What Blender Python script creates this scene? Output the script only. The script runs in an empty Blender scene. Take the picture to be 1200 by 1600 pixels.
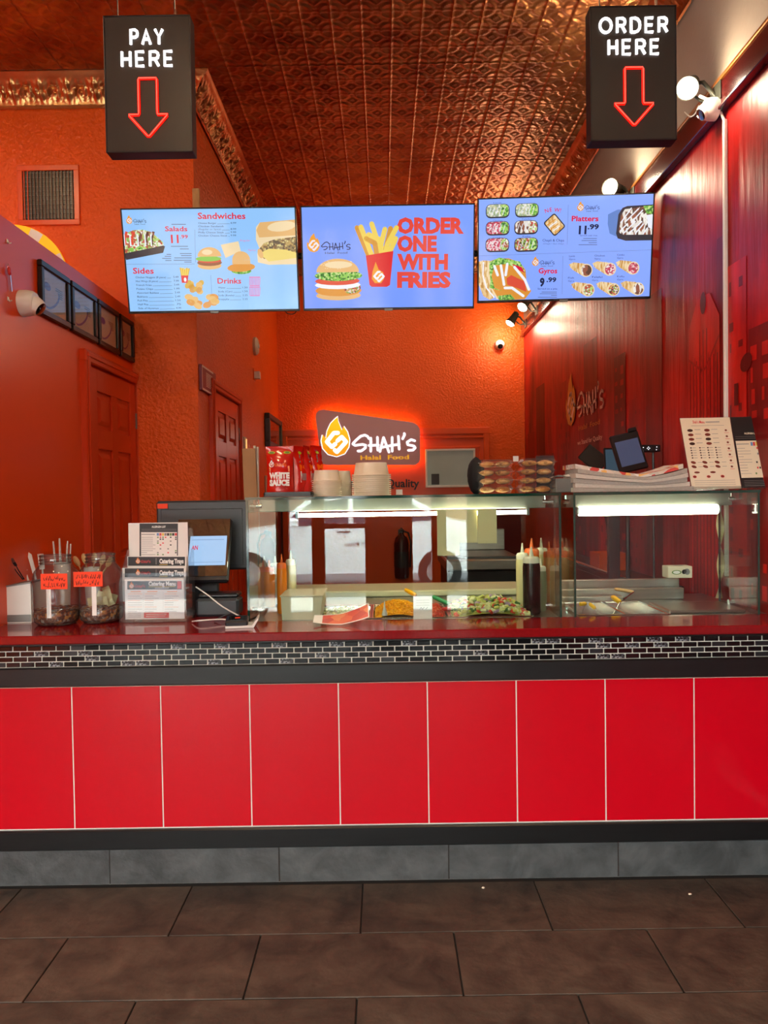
import bpy, bmesh, math, random
from mathutils import Matrix, Vector
random.seed(7)
C = bpy.context.scene.collection
SC = bpy.context.scene
# ------------------------------------------------------------------ camera
F = 1160.0
CAM = Vector((0.0, -2.6, 1.37))
_th, _ro = math.radians(1.38), math.radians(0.86)
FW = Vector((0, math.cos(_th), -math.sin(_th)))
_u0 = Vector((1, 0, 0)).cross(FW)
RT = math.cos(_ro) * Vector((1, 0, 0)) - math.sin(_ro) * _u0
UP = math.cos(_ro) * _u0 + math.sin(_ro) * Vector((1, 0, 0))
cam_d = bpy.data.cameras.new('camera'); cam = bpy.data.objects.new('camera', cam_d); C.objects.link(cam)
cam_d.sensor_fit = 'HORIZONTAL'; cam_d.sensor_width = 36.0; cam_d.lens = 36.0 * F / 1200.0
cam_d.clip_start = 0.05; cam_d.clip_end = 200
cam.matrix_world = Matrix(((RT.x, UP.x, -FW.x, CAM.x), (RT.y, UP.y, -FW.y, CAM.y), (RT.z, UP.z, -FW.z, CAM.z), (0, 0, 0, 1)))
SC.camera = cam
# ------------------------------------------------------------------ world, daylight, exposure
SKY = 30.0
w = bpy.data.worlds.new('sky'); SC.world = w; w.use_nodes = True
bg = w.node_tree.nodes['Background']; bg.inputs[0].default_value = (0.93, 0.97, 1.0, 1); bg.inputs[1].default_value = SKY
STORE_Y = -4.7                       # inside face of the storefront behind the camera
OPEN = [(-2.75, -1.62), (-1.50, -1.12), (-0.99, -0.75), (-0.62, -0.20), (0.29, 0.49), (0.64, 0.86)]  # added pier between middle openings stands in for the reflected silhouette of a person
for a_, b_ in OPEN:                  # sampling portals in the shop-window openings
    l = bpy.data.lights.new('window_portal', 'AREA'); l.shape = 'RECTANGLE'; l.size = b_ - a_; l.size_y = 2.65
    l.cycles.is_portal = True
    o = bpy.data.objects.new('window_portal', l); C.objects.link(o)
    o.location = ((a_ + b_) / 2, STORE_Y - 0.02, 0.16 + 2.65 / 2); o.rotation_euler = (math.radians(90), 0, 0)
vs = SC.view_settings; vs.view_transform = 'Standard'; vs.look = 'None'; vs.gamma = 1.0; vs.exposure = 0.12; vs.use_curve_mapping = False
SC.display_settings.display_device = 'sRGB'
SC.cycles.use_denoising = True
SC.cycles.sample_clamp_indirect = 25.0
SC.cycles.max_bounces = 10; SC.cycles.transparent_max_bounces = 24; SC.cycles.diffuse_bounces = 4; SC.cycles.glossy_bounces = 5
SC.cycles.caustics_reflective = False; SC.cycles.caustics_refractive = False
# ------------------------------------------------------------------ pixel -> place helpers
def ray(px, py): return (FW * F + RT * (px - 600) - UP * (py - 800)).normalized()
def atY(px, py, y): v = ray(px, py); return CAM + v * ((y - CAM.y) / v.y)
def atX(px, py, x): v = ray(px, py); return CAM + v * ((x - CAM.x) / v.x)
def atZ(px, py, z): v = ray(px, py); return CAM + v * ((z - CAM.z) / v.z)
# ------------------------------------------------------------------ materials
def lin(c):
    if isinstance(c, str): c = tuple(int(c[i:i + 2], 16) for i in (0, 2, 4))
    return tuple((x / 255 / 12.92 if x / 255 <= 0.04045 else ((x / 255 + 0.055) / 1.055) ** 2.4) for x in c) + (1,)
MATS = {}
def new_mat(name):
    m = bpy.data.materials.new(name); m.use_nodes = True; MATS[name] = m
    nt = m.node_tree; return m, nt, nt.nodes, nt.links, nt.nodes['Principled BSDF']
def coords(n, l, scale=(1, 1, 1)):
    tc = n.new('ShaderNodeTexCoord'); mp = n.new('ShaderNodeMapping'); mp.inputs['Scale'].default_value = scale
    l.new(tc.outputs['Object'], mp.inputs[0]); return mp.outputs[0]
def mat(name, col, rough=0.5, metal=0.0, var=0.0, vscale=20.0, bump=0.0, bscale=60.0, bdist=0.003, emit=None, es=1.0, coat=0.0, alpha=1.0, spec=0.5, trans=0.0, stretch=(1, 1, 1), sub=0.0):
    if name in MATS: return MATS[name]
    m, nt, n, l, b = new_mat(name)
    c = lin(col); b.inputs['Base Color'].default_value = c; b.inputs['Roughness'].default_value = rough; b.inputs['Metallic'].default_value = metal
    b.inputs['Specular IOR Level'].default_value = spec; b.inputs['Coat Weight'].default_value = coat; b.inputs['Alpha'].default_value = alpha
    b.inputs['Coat Roughness'].default_value = 0.05
    b.inputs['Transmission Weight'].default_value = trans
    if sub: b.inputs['Subsurface Weight'].default_value = sub; b.inputs['Subsurface Radius'].default_value = (0.01, 0.008, 0.006)
    if emit is not None:
        b.inputs['Emission Color'].default_value = lin(emit); b.inputs['Emission Strength'].default_value = es
    if var or bump:
        co = coords(n, l, stretch)
    if var:
        t = n.new('ShaderNodeTexNoise'); t.inputs['Scale'].default_value = vscale; t.inputs['Detail'].default_value = 6; l.new(co, t.inputs['Vector'])
        r = n.new('ShaderNodeValToRGB'); r.color_ramp.elements[0].position = 0.3; r.color_ramp.elements[1].position = 0.7
        r.color_ramp.elements[0].color = tuple(x * (1 - var) for x in c[:3]) + (1,); r.color_ramp.elements[1].color = tuple(min(1, x * (1 + var)) for x in c[:3]) + (1,)
        l.new(t.outputs['Fac'], r.inputs[0]); l.new(r.outputs[0], b.inputs['Base Color'])
    if bump:
        t = n.new('ShaderNodeTexNoise'); t.inputs['Scale'].default_value = bscale; t.inputs['Detail'].default_value = 4; l.new(co, t.inputs['Vector'])
        bp = n.new('ShaderNodeBump'); bp.inputs['Strength'].default_value = bump; bp.inputs['Distance'].default_value = bdist
        l.new(t.outputs['Fac'], bp.inputs['Height']); l.new(bp.outputs[0], b.inputs['Normal'])
    return m
def glass(name, tint, ior=1.5, rough=0.0, haze=0.0, edge=None):
    m, nt, n, l, b = new_mat(name); n.remove(b)
    f0 = ((ior - 1) / (ior + 1)) ** 2
    lw = n.new('ShaderNodeLayerWeight'); lw.inputs[0].default_value = .5
    pw = n.new('ShaderNodeMath'); pw.operation = 'POWER'; pw.inputs[1].default_value = 5.0; l.new(lw.outputs['Facing'], pw.inputs[0])
    fr = n.new('ShaderNodeMath'); fr.operation = 'MULTIPLY_ADD'; fr.inputs[1].default_value = 1 - f0; fr.inputs[2].default_value = f0; l.new(pw.outputs[0], fr.inputs[0])
    tr = n.new('ShaderNodeBsdfTransparent'); tr.inputs[0].default_value = lin(tint)
    if edge:                       # longer way through the wall at a slant: darker
        p2 = n.new('ShaderNodeMath'); p2.operation = 'POWER'; p2.inputs[1].default_value = 2.5; l.new(lw.outputs['Facing'], p2.inputs[0])
        mc = n.new('ShaderNodeMix'); mc.data_type = 'RGBA'; l.new(p2.outputs[0], mc.inputs[0]); mc.inputs[6].default_value = lin(tint); mc.inputs[7].default_value = lin(edge); l.new(mc.outputs[2], tr.inputs[0])
    gl = n.new('ShaderNodeBsdfGlossy'); gl.inputs['Roughness'].default_value = rough
    mx = n.new('ShaderNodeMixShader'); l.new(fr.outputs[0], mx.inputs[0]); l.new(tr.outputs[0], mx.inputs[1]); l.new(gl.outputs[0], mx.inputs[2])
    out = mx
    if haze:
        df = n.new('ShaderNodeBsdfDiffuse'); m2 = n.new('ShaderNodeMixShader'); m2.inputs[0].default_value = haze
        l.new(mx.outputs[0], m2.inputs[1]); l.new(df.outputs[0], m2.inputs[2]); out = m2
    l.new(out.outputs[0], n['Material Output'].inputs[0]); return m
def speckle(name, cols, scale, rough=0.5, bump=0.0, emit=0.0, stretch=(1, 1, 1), spec=0.5):
    """voronoi cells in several colours: chopped food, print of food, coins"""
    m, nt, n, l, b = new_mat(name)
    co = coords(n, l, stretch); t = n.new('ShaderNodeTexVoronoi'); t.inputs['Scale'].default_value = scale; l.new(co, t.inputs['Vector'])
    sp = n.new('ShaderNodeSeparateColor'); l.new(t.outputs['Color'], sp.inputs[0])
    r = n.new('ShaderNodeValToRGB'); r.color_ramp.interpolation = 'CONSTANT'
    k = len(cols)
    while len(r.color_ramp.elements) < k: r.color_ramp.elements.new(0.5)
    for i, c in enumerate(cols): r.color_ramp.elements[i].position = i / k; r.color_ramp.elements[i].color = lin(c)
    l.new(sp.outputs[0], r.inputs[0]); l.new(r.outputs[0], b.inputs['Base Color']); b.inputs['Roughness'].default_value = rough; b.inputs['Specular IOR Level'].default_value = spec
    if emit: l.new(r.outputs[0], b.inputs['Emission Color']); b.inputs['Emission Strength'].default_value = emit; 
    if emit:
        b.inputs['Base Color'].default_value = (0.01, 0.01, 0.01, 1)
        for lk in list(b.inputs['Base Color'].links): l.remove(lk)
    if bump:
        bp = n.new('ShaderNodeBump'); bp.inputs['Strength'].default_value = bump; bp.inputs['Distance'].default_value = 0.004; bp.invert = True
        l.new(t.outputs['Distance'], bp.inputs['Height']); l.new(bp.outputs[0], b.inputs['Normal'])
    return m
# ------------------------------------------------------------------ mesh helpers
class MB:
    def __init__(s): s.v, s.f, s.m, s.mats = [], [], [], []
    def mi(s, m):
        m = MATS[m] if isinstance(m, str) else m
        if m not in s.mats: s.mats.append(m)
        return s.mats.index(m)
    def add(s, vs_, fs, m):
        k, i = len(s.v), s.mi(m)
        s.v += [tuple(p) for p in vs_]
        for f in fs: s.f.append(tuple(q + k for q in f)); s.m.append(i)
        return s
    def box(s, x0, y0, z0, x1, y1, z1, m, ch=0.0, xf=None):
        if x0 > x1: x0, x1 = x1, x0
        if y0 > y1: y0, y1 = y1, y0
        if z0 > z1: z0, z1 = z1, z0
        if ch <= 0:
            vv = [(x, y, z) for z in (z0, z1) for y in (y0, y1) for x in (x0, x1)]
            ff = [(0, 2, 3, 1), (4, 5, 7, 6), (0, 1, 5, 4), (2, 6, 7, 3), (0, 4, 6, 2), (1, 3, 7, 5)]
        else:
            ch = min(ch, (x1 - x0) * .45, (y1 - y0) * .45, (z1 - z0) * .45)
            vv = []; idx = {}
            X, Y, Z = (x0, x1), (y0, y1), (z0, z1)
            for a in (0, 1):
                for b in (0, 1):
                    for c in (0, 1):
                        sx, sy, sz = (1 if a == 0 else -1), (1 if b == 0 else -1), (1 if c == 0 else -1)
                        for ax in range(3):
                            p = [X[a] + sx * ch, Y[b] + sy * ch, Z[c] + sz * ch]; p[ax] = (X[a], Y[b], Z[c])[ax]
                            idx[(a, b, c, ax)] = len(vv); vv.append(tuple(p))
            ff = []
            for ax in range(3):
                o1, o2 = [(1, 2), (0, 2), (0, 1)][ax]
                for e in (0, 1):
                    q = []
                    for u, t in ((0, 0), (1, 0), (1, 1), (0, 1)):
                        k = [0, 0, 0]; k[ax] = e; k[o1] = u; k[o2] = t; q.append(idx[(*k, ax)])
                    ff.append(tuple(q))
                for u in (0, 1):
                    for t in (0, 1):
                        k0 = [0, 0, 0]; k0[o1] = u; k0[o2] = t; k1 = list(k0); k1[ax] = 1
                        ff.append((idx[(*k0, o1)], idx[(*k1, o1)], idx[(*k1, o2)], idx[(*k0, o2)]))
            for a in (0, 1):
                for b in (0, 1):
                    for c in (0, 1): ff.append(tuple(idx[(a, b, c, ax)] for ax in range(3)))
        if xf is not None: vv = [tuple(xf @ Vector(p)) for p in vv]
        return s.add(vv, ff, m)
    def tube(s, pts, r, m, n=8, closed=False, cap=True):
        pts = [Vector(p) for p in pts]; N = len(pts); vv = []; ff = []
        rr = r if isinstance(r, (list, tuple)) else [r] * N
        prev = None
        for i, p in enumerate(pts):
            if closed: t = (pts[(i + 1) % N] - pts[i - 1])
            else: t = pts[min(i + 1, N - 1)] - pts[max(i - 1, 0)]
            if t.length < 1e-9: t = Vector((0, 0, 1))
            t.normalize()
            a = prev if prev is not None else (Vector((0, 0, 1)) if abs(t.z) < 0.9 else Vector((1, 0, 0)))
            e1 = (a - t * a.dot(t)); 
            if e1.length < 1e-6: e1 = t.orthogonal()
            e1.normalize(); e2 = t.cross(e1); prev = e1
            for k in range(n):
                an = 2 * math.pi * k / n; vv.append(p + (e1 * math.cos(an) + e2 * math.sin(an)) * rr[i])
        for i in range(N if closed else N - 1):
            j = (i + 1) % N
            for k in range(n): ff.append((i * n + k, i * n + (k + 1) % n, j * n + (k + 1) % n, j * n + k))
        if cap and not closed: ff.append(tuple(range(n))[::-1]); ff.append(tuple((N - 1) * n + k for k in range(n)))
        return s.add(vv, ff, m)
    def lathe(s, prof, m, n=24, c=(0, 0, 0), sx=1.0, sy=1.0, xf=None, capb=False, capt=False):
        vv = []; ff = []; N = len(prof)
        for r, z in prof:
            for k in range(n):
                a = 2 * math.pi * k / n; vv.append((c[0] + r * sx * math.cos(a), c[1] + r * sy * math.sin(a), c[2] + z))
        for i in range(N - 1):
            for k in range(n): ff.append((i * n + k, i * n + (k + 1) % n, (i + 1) * n + (k + 1) % n, (i + 1) * n + k))
        if capb: ff.append(tuple(range(n))[::-1])
        if capt: ff.append(tuple((N - 1) * n + k for k in range(n)))
        if xf is not None: vv = [tuple(xf @ Vector(p)) for p in vv]
        return s.add(vv, ff, m)
    def prism(s, poly, y0, y1, m, xf=None):
        """outline in x,z extruded along y"""
        n = len(poly); vv = [(x, y0, z) for x, z in poly] + [(x, y1, z) for x, z in poly]
        ff = [tuple(range(n)), tuple(range(2 * n - 1, n - 1, -1))] + [(i, i + n, (i + 1) % n + n, (i + 1) % n) for i in range(n)]
        if xf is not None: vv = [tuple(xf @ Vector(p)) for p in vv]
        return s.add(vv, ff, m)
    def grid(s, fn, nu, nv, m):
        vv = [fn(i / nu, j / nv) for j in range(nv + 1) for i in range(nu + 1)]
        ff = [(j * (nu + 1) + i, j * (nu + 1) + i + 1, (j + 1) * (nu + 1) + i + 1, (j + 1) * (nu + 1) + i) for j in range(nv) for i in range(nu)]
        return s.add(vv, ff, m)
    def blob(s, c, r, m, n=8, k=5, jit=0.0, rot=0.0):
        vv = []; ff = []; rx, ry, rz = r if isinstance(r, (tuple, list)) else (r, r, r)
        for i in range(k + 1):
            ph = math.pi * i / k
            for j in range(n):
                a = 2 * math.pi * j / n + rot; q = 1 + random.uniform(-jit, jit)
                vv.append((c[0] + rx * q * math.sin(ph) * math.cos(a), c[1] + ry * q * math.sin(ph) * math.sin(a), c[2] - rz * q * math.cos(ph)))
        for i in range(k):
            for j in range(n): ff.append((i * n + j, i * n + (j + 1) % n, (i + 1) * n + (j + 1) % n, (i + 1) * n + j))
        return s.add(vv, ff, m)
    def mesh(s, name, smooth=None):
        me = bpy.data.meshes.new(name); me.from_pydata(s.v, [], s.f)
        for m in s.mats: me.materials.append(m)
        me.polygons.foreach_set('material_index', s.m)
        me.validate(); 
        bm = bmesh.new(); bm.from_mesh(me); bmesh.ops.recalc_face_normals(bm, faces=bm.faces); bm.to_mesh(me); bm.free()
        if smooth:
            me.polygons.foreach_set('use_smooth', [True] * len(me.polygons)); me.set_sharp_from_angle(angle=math.radians(smooth))
        me.update(); return me
    def obj(s, name, parent=None, smooth=None, mw=None):
        o = bpy.data.objects.new(name, s.mesh(name, smooth)); C.objects.link(o)
        if parent is not None: o.parent = parent
        if mw is not None: o.matrix_local = mw
        return o
def tag(o, label, cat, group=None, kind=None):
    if label: o['label'] = label
    if cat: o['category'] = cat
    if group: o['group'] = group
    if kind: o['kind'] = kind
    return o
def struct(o, label=None):
    o['kind'] = 'structure'
    if label: o['label'] = label
    return o
def thing(name, label, cat, mw=None, group=None):
    o = bpy.data.objects.new(name, None); o.empty_display_size = 0.05; C.objects.link(o)
    if mw is not None: o.matrix_world = mw if isinstance(mw, Matrix) else Matrix.Translation(mw)
    return tag(o, label, cat, group)
def copy_tree(o, parent=None):
    c = o.copy(); C.objects.link(c); c.parent = parent
    if parent is not None: c.matrix_local = o.matrix_local
    for ch in list(o.children): copy_tree(ch, c)
    return c
def T(x, y, z, rz=0.0, rx=0.0, ry=0.0):
    return Matrix.Translation((x, y, z)) @ Matrix.Rotation(rz, 4, 'Z') @ Matrix.Rotation(rx, 4, 'X') @ Matrix.Rotation(ry, 4, 'Y')
# ------------------------------------------------------------------ flat print: lettering and pictures on a plane (local x right, z up, facing -y)
_tc = {}
def text_geo(s, bold=0.0):
    key = (s, bold)
    if key not in _tc:
        cu = bpy.data.curves.new('lettering', 'FONT'); cu.body = s; cu.resolution_u = 2; cu.offset = bold; cu.fill_mode = 'FRONT'
        o = bpy.data.objects.new('lettering', cu); me = o.to_mesh()
        vv = [(v.co.x, v.co.y) for v in me.vertices]; ff = [tuple(p.vertices) for p in me.polygons]
        o.to_mesh_clear(); bpy.data.objects.remove(o); bpy.data.curves.remove(cu)
        _tc[key] = (vv, ff, min([v[0] for v in vv] or [0]), max([v[0] for v in vv] or [1]))
    return _tc[key]
CAP = 0.73
class Canvas(MB):
    def __init__(s, mw=None, eps=0.0004, base=0.0006):
        super().__init__(); s.eps, s.base = eps, base; s.mw = mw
        if mw is not None: s.inv = mw.inverted()
    def uv(s, px, py):          # photo pixel -> point on this plane
        v = s.inv.to_3x3() @ ray(px, py); c = s.inv @ CAM; t = -c.y / v.y; p = c + v * t; return (p.x, p.z)
    def k(s, px, py): a, b = s.uv(px - .5, py), s.uv(px + .5, py); return math.hypot(a[0] - b[0], a[1] - b[1])
    def Y(s, L): return -(s.base + s.eps * L)
    def poly(s, pts, m, L=0): return s.add([(x, s.Y(L), z) for x, z in pts], [tuple(range(len(pts)))], m)
    def rect(s, x0, z0, x1, z1, m, L=0): return s.poly([(x0, z0), (x1, z0), (x1, z1), (x0, z1)], m, L)
    def ell(s, cx, cz, rx, rz, m, L=0, rot=0.0, n=16, a0=0.0, a1=2 * math.pi):
        full = abs(a1 - a0 - 2 * math.pi) < 1e-6; p = []
        for i in range(n + (0 if full else 1)):
            a = a0 + (a1 - a0) * i / n; x, z = rx * math.cos(a), rz * math.sin(a)
            p.append((cx + x * math.cos(rot) - z * math.sin(rot), cz + x * math.sin(rot) + z * math.cos(rot)))
        return s.poly(p, m, L)
    def rrect(s, cx, cz, wx, wz, r, m, L=0, rot=0.0):
        p = []
        for sx, sz, a0 in ((1, 1, 0), (-1, 1, 90), (-1, -1, 180), (1, -1, 270)):
            for j in range(4):
                a = math.radians(a0 + 30 * j); x = sx * (wx / 2 - r) + r * math.cos(a); z = sz * (wz / 2 - r) + r * math.sin(a)
                p.append((cx + x * math.cos(rot) - z * math.sin(rot), cz + x * math.sin(rot) + z * math.cos(rot)))
        return s.poly(p, m, L)
    def stroke(s, pts, wd, m, L=0, rnd=True):
        for (x0, z0), (x1, z1) in zip(pts, pts[1:]):
            d = math.hypot(x1 - x0, z1 - z0)
            if d < 1e-9: continue
            nx, nz = -(z1 - z0) / d * wd / 2, (x1 - x0) / d * wd / 2
            s.poly([(x0 + nx, z0 + nz), (x0 - nx, z0 - nz), (x1 - nx, z1 - nz), (x1 + nx, z1 + nz)], m, L)
        if rnd:
            for x, z in pts: s.ell(x, z, wd / 2, wd / 2, m, L, n=8)
        return s
    def text(s, t, x, z, cap, m, L=1, bold=0.0, width=None, align='l', rot=0.0, shear=0.0):
        vv, ff, a, b = text_geo(t, bold); k = cap / CAP; kx = (width / (b - a)) if width else k
        off = {'l': 0, 'c': -(b - a) * kx / 2, 'r': -(b - a) * kx}[align]
        P = []
        for vx, vy in vv:
            lx, lz = (vx - a) * kx + off + shear * vy * k, vy * k
            P.append((x + lx * math.cos(rot) - lz * math.sin(rot), s.Y(L), z + lx * math.sin(rot) + lz * math.cos(rot)))
        return s.add(P, ff, m)
    # the same in photo pixels
    def tpx(s, t, x0, y, x1, cap, m, L=1, bold=0.0):
        a, b = s.uv(x0, y), s.uv(x1, y); wd = math.hypot(b[0] - a[0], b[1] - a[1])
        return s.text(t, a[0], a[1], cap * s.k(x0, y), m, L, bold, wd, rot=math.atan2(b[1] - a[1], b[0] - a[0]))
    def ppx(s, pts, m, L=0): return s.poly([s.uv(*p) for p in pts], m, L)
    def epx(s, x, y, rx, ry, m, L=0, rot=0.0, n=16, a0=0.0, a1=2 * math.pi):
        k = s.k(x, y); c = s.uv(x, y); return s.ell(c[0], c[1], rx * k, ry * k, m, L, rot, n, a0, a1)
    def spx(s, pts, wd, m, L=0, rnd=True): return s.stroke([s.uv(*p) for p in pts], wd * s.k(*pts[0]), m, L, rnd)
    def rpx(s, x0, y0, x1, y1, m, L=0): return s.ppx([(x0, y1), (x1, y1), (x1, y0), (x0, y0)], m, L)
# the restaurant's logo: strokes read off the backlit sign, unit square about 1100 x 600
SHAHS = [[(590, 385), (575, 360), (545, 346), (500, 358), (445, 405), (415, 438), (440, 455), (520, 445), (553, 455), (548, 485), (505, 515), (470, 515)],
         [(610, 380), (607, 520)], [(680, 372), (682, 510)], [(588, 458), (690, 455)],
         [(705, 525), (746, 375), (802, 532)], [(712, 482), (812, 464)],
         [(838, 375), (836, 523)], [(905, 365), (912, 502)], [(812, 464), (912, 450)],
         [(968, 335), (972, 350), (950, 392)],
         [(1080, 415), (1042, 402), (998, 428), (1005, 456), (1068, 470), (1084, 490), (1058, 515), (1010, 516)]]
FLAME = [(258, 148), (265, 200), (300, 290), (320, 250), (358, 310), (380, 390), (370, 470), (325, 540), (240, 570), (150, 545), (95, 480), (80, 400), (95, 335), (130, 375), (142, 300), (180, 220), (225, 175)]
EMBLEM = [[(258, 318), (215, 318), (138, 412), (190, 468), (228, 436)], [(252, 402), (298, 362), (344, 415), (244, 522), (222, 502)]]
def logo(c, ox, oz, k, flame, emb, txt, L=1, sw=24, ew=42, sub=None, word=True, outline=None):
    """ox, oz: place of the flame's tip; k metres per unit"""
    f = lambda p: (ox + (p[0] - 258) * k, oz - (p[1] - 148) * k)
    if outline:
        cx, cy = 235, 400
        c.poly([f((cx + (x - cx) * 1.07, cy + (y - cy) * 1.05)) for x, y in FLAME], outline, L - .5)
    c.poly([f(p) for p in FLAME], flame, L)
    for st in EMBLEM: c.stroke([f(p) for p in st], ew * k, emb, L + 1)
    if word:
        for st in SHAHS: c.stroke([f(p) for p in st], sw * k, txt, L + 1)
    if sub: c.text('Halal  Food', *f((495, 610)), 48 * k, sub, L + 1, 0.02, (1015 - 495) * k)
# ------------------------------------------------------------------ materials of the place
def stucco(name, col, rough=0.42, strength=0.5, scale=55.0):
    m, nt, n, l, b = new_mat(name); c = lin(col)
    co = coords(n, l); b.inputs['Roughness'].default_value = rough; b.inputs['Specular IOR Level'].default_value = .4
    t = n.new('ShaderNodeTexNoise'); t.inputs['Scale'].default_value = 3.0; t.inputs['Detail'].default_value = 5; l.new(co, t.inputs['Vector'])
    r = n.new('ShaderNodeValToRGB'); r.color_ramp.elements[0].color = tuple(x * .86 for x in c[:3]) + (1,); r.color_ramp.elements[1].color = tuple(min(1, x * 1.1) for x in c[:3]) + (1,)
    l.new(t.outputs['Fac'], r.inputs[0]); l.new(r.outputs[0], b.inputs['Base Color'])
    v = n.new('ShaderNodeTexVoronoi'); v.feature = 'SMOOTH_F1'; v.inputs['Scale'].default_value = scale; 
    nz = n.new('ShaderNodeTexNoise'); nz.inputs['Scale'].default_value = scale * 1.3; nz.inputs['Detail'].default_value = 5; nz.inputs['Distortion'].default_value = 0.6
    l.new(co, v.inputs['Vector']); l.new(co, nz.inputs['Vector'])
    ad = n.new('ShaderNodeMath'); ad.operation = 'ADD'; l.new(v.outputs['Distance'], ad.inputs[0]); l.new(nz.outputs['Fac'], ad.inputs[1])
    bp = n.new('ShaderNodeBump'); bp.inputs['Strength'].default_value = strength; bp.inputs['Distance'].default_value = 0.006
    l.new(ad.outputs[0], bp.inputs['Height']); l.new(bp.outputs[0], b.inputs['Normal']); return m
stucco('orange_stucco', 'f05c06', rough=0.42, strength=0.95)
stucco('orange_paint', 'ea5208', rough=0.30, strength=0.10, scale=30)
mat('orange_gloss', 'e44a0a', rough=0.30, bump=0.03, bscale=8)
mat('door_paint', 'cc3a0e', rough=0.30, bump=0.03, bscale=30)
mat('maroon_paint', '6e1713', rough=0.35, bump=0.08, bscale=40)
mat('maroon_trim', '3c0b0b', rough=0.22, coat=0.3)
mat('highlight_gold', 'a9692f', rough=0.35, metal=0.7)
stucco('grey_plaster', 'a89c90', rough=0.6, strength=0.25, scale=35)
mat('plain_white', 'e8e4dc', rough=0.5); mat('black_plastic', '15161a', rough=0.35); mat('dark_grey_plastic', '33383c', rough=0.45)
mat('satin_black', '101112', rough=0.32, var=0.25, vscale=6, bump=0.05, bscale=25, stretch=(1, 6, 14))
mat('steel', 'b8b6ae', rough=0.28, metal=1.0, var=0.08, vscale=8, bump=0.02, bscale=80, stretch=(1, 12, 12))
mat('bright_steel', 'd8d8d4', rough=0.15, metal=1.0); mat('dull_steel', '8a8c88', rough=0.45, metal=0.9)
mat('grout', 'd8d2c4', rough=0.8); mat('floor_grout', '2a2420', rough=0.9)
def copper():
    m, nt, n, l, b = new_mat('copper_tin'); co = coords(n, l)
    b.inputs['Metallic'].default_value = 0.85; b.inputs['Roughness'].default_value = 0.36
    t = n.new('ShaderNodeTexNoise'); t.inputs['Scale'].default_value = 4; t.inputs['Detail'].default_value = 5; l.new(co, t.inputs['Vector'])
    r = n.new('ShaderNodeValToRGB'); r.color_ramp.elements[0].color = lin('8c4626'); r.color_ramp.elements[1].color = lin('c88a50'); r.color_ramp.elements[0].position = .3; r.color_ramp.elements[1].position = .75
    l.new(t.outputs['Fac'], r.inputs[0]); l.new(r.outputs[0], b.inputs['Base Color'])
copper()
mat('gold_tin', 'd0a468', rough=0.30, metal=0.9, var=0.15, vscale=10)
def mural():
    m, nt, n, l, b = new_mat('mural_vinyl'); co = coords(n, l, (1, 1, 1))
    def bricks(sc, bw, rh, off):
        mp = n.new('ShaderNodeMapping'); mp.inputs['Rotation'].default_value = (0, math.radians(90), math.radians(90)); mp.inputs['Location'].default_value = off
        l.new(co, mp.inputs[0]); k = n.new('ShaderNodeTexBrick'); k.inputs['Scale'].default_value = sc; k.inputs['Brick Width'].default_value = bw; k.inputs['Row Height'].default_value = rh; k.inputs['Mortar Size'].default_value = 0.0
        k.inputs['Color1'].default_value = (0, 0, 0, 1); k.inputs['Color2'].default_value = (1, 1, 1, 1); k.inputs['Bias'].default_value = 0.0; l.new(mp.outputs[0], k.inputs['Vector']); return k.outputs['Color']
    a = n.new('ShaderNodeTexNoise'); a.inputs['Scale'].default_value = 1.3; a.inputs['Detail'].default_value = 8; a.inputs['Roughness'].default_value = .65
    mp = n.new('ShaderNodeMapping'); mp.inputs['Scale'].default_value = (1, 2.2, 0.8); l.new(co, mp.inputs[0]); l.new(mp.outputs[0], a.inputs['Vector'])
    r = n.new('ShaderNodeValToRGB'); e = r.color_ramp.elements; e[0].position = .34; e[0].color = lin('5c0c0c'); e[1].position = .72; e[1].color = lin('d01c16')
    x = e.new(.52); x.color = lin('a01210')
    l.new(a.outputs['Fac'], r.inputs[0]); l.new(r.outputs[0], b.inputs['Base Color'])
    b.inputs['Roughness'].default_value = .38; b.inputs['Specular IOR Level'].default_value = .25
    w_ = n.new('ShaderNodeTexNoise'); w_.inputs['Scale'].default_value = 9; w_.inputs['Detail'].default_value = 4; w_.inputs['Distortion'].default_value = .4
    mp2 = n.new('ShaderNodeMapping'); mp2.inputs['Scale'].default_value = (1, 2.4, 0.22); l.new(co, mp2.inputs[0]); l.new(mp2.outputs[0], w_.inputs['Vector'])
    bp = n.new('ShaderNodeBump'); bp.inputs['Strength'].default_value = .35; bp.inputs['Distance'].default_value = .010; l.new(w_.outputs['Fac'], bp.inputs['Height']); l.new(bp.outputs[0], b.inputs['Normal'])
mural()
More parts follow.
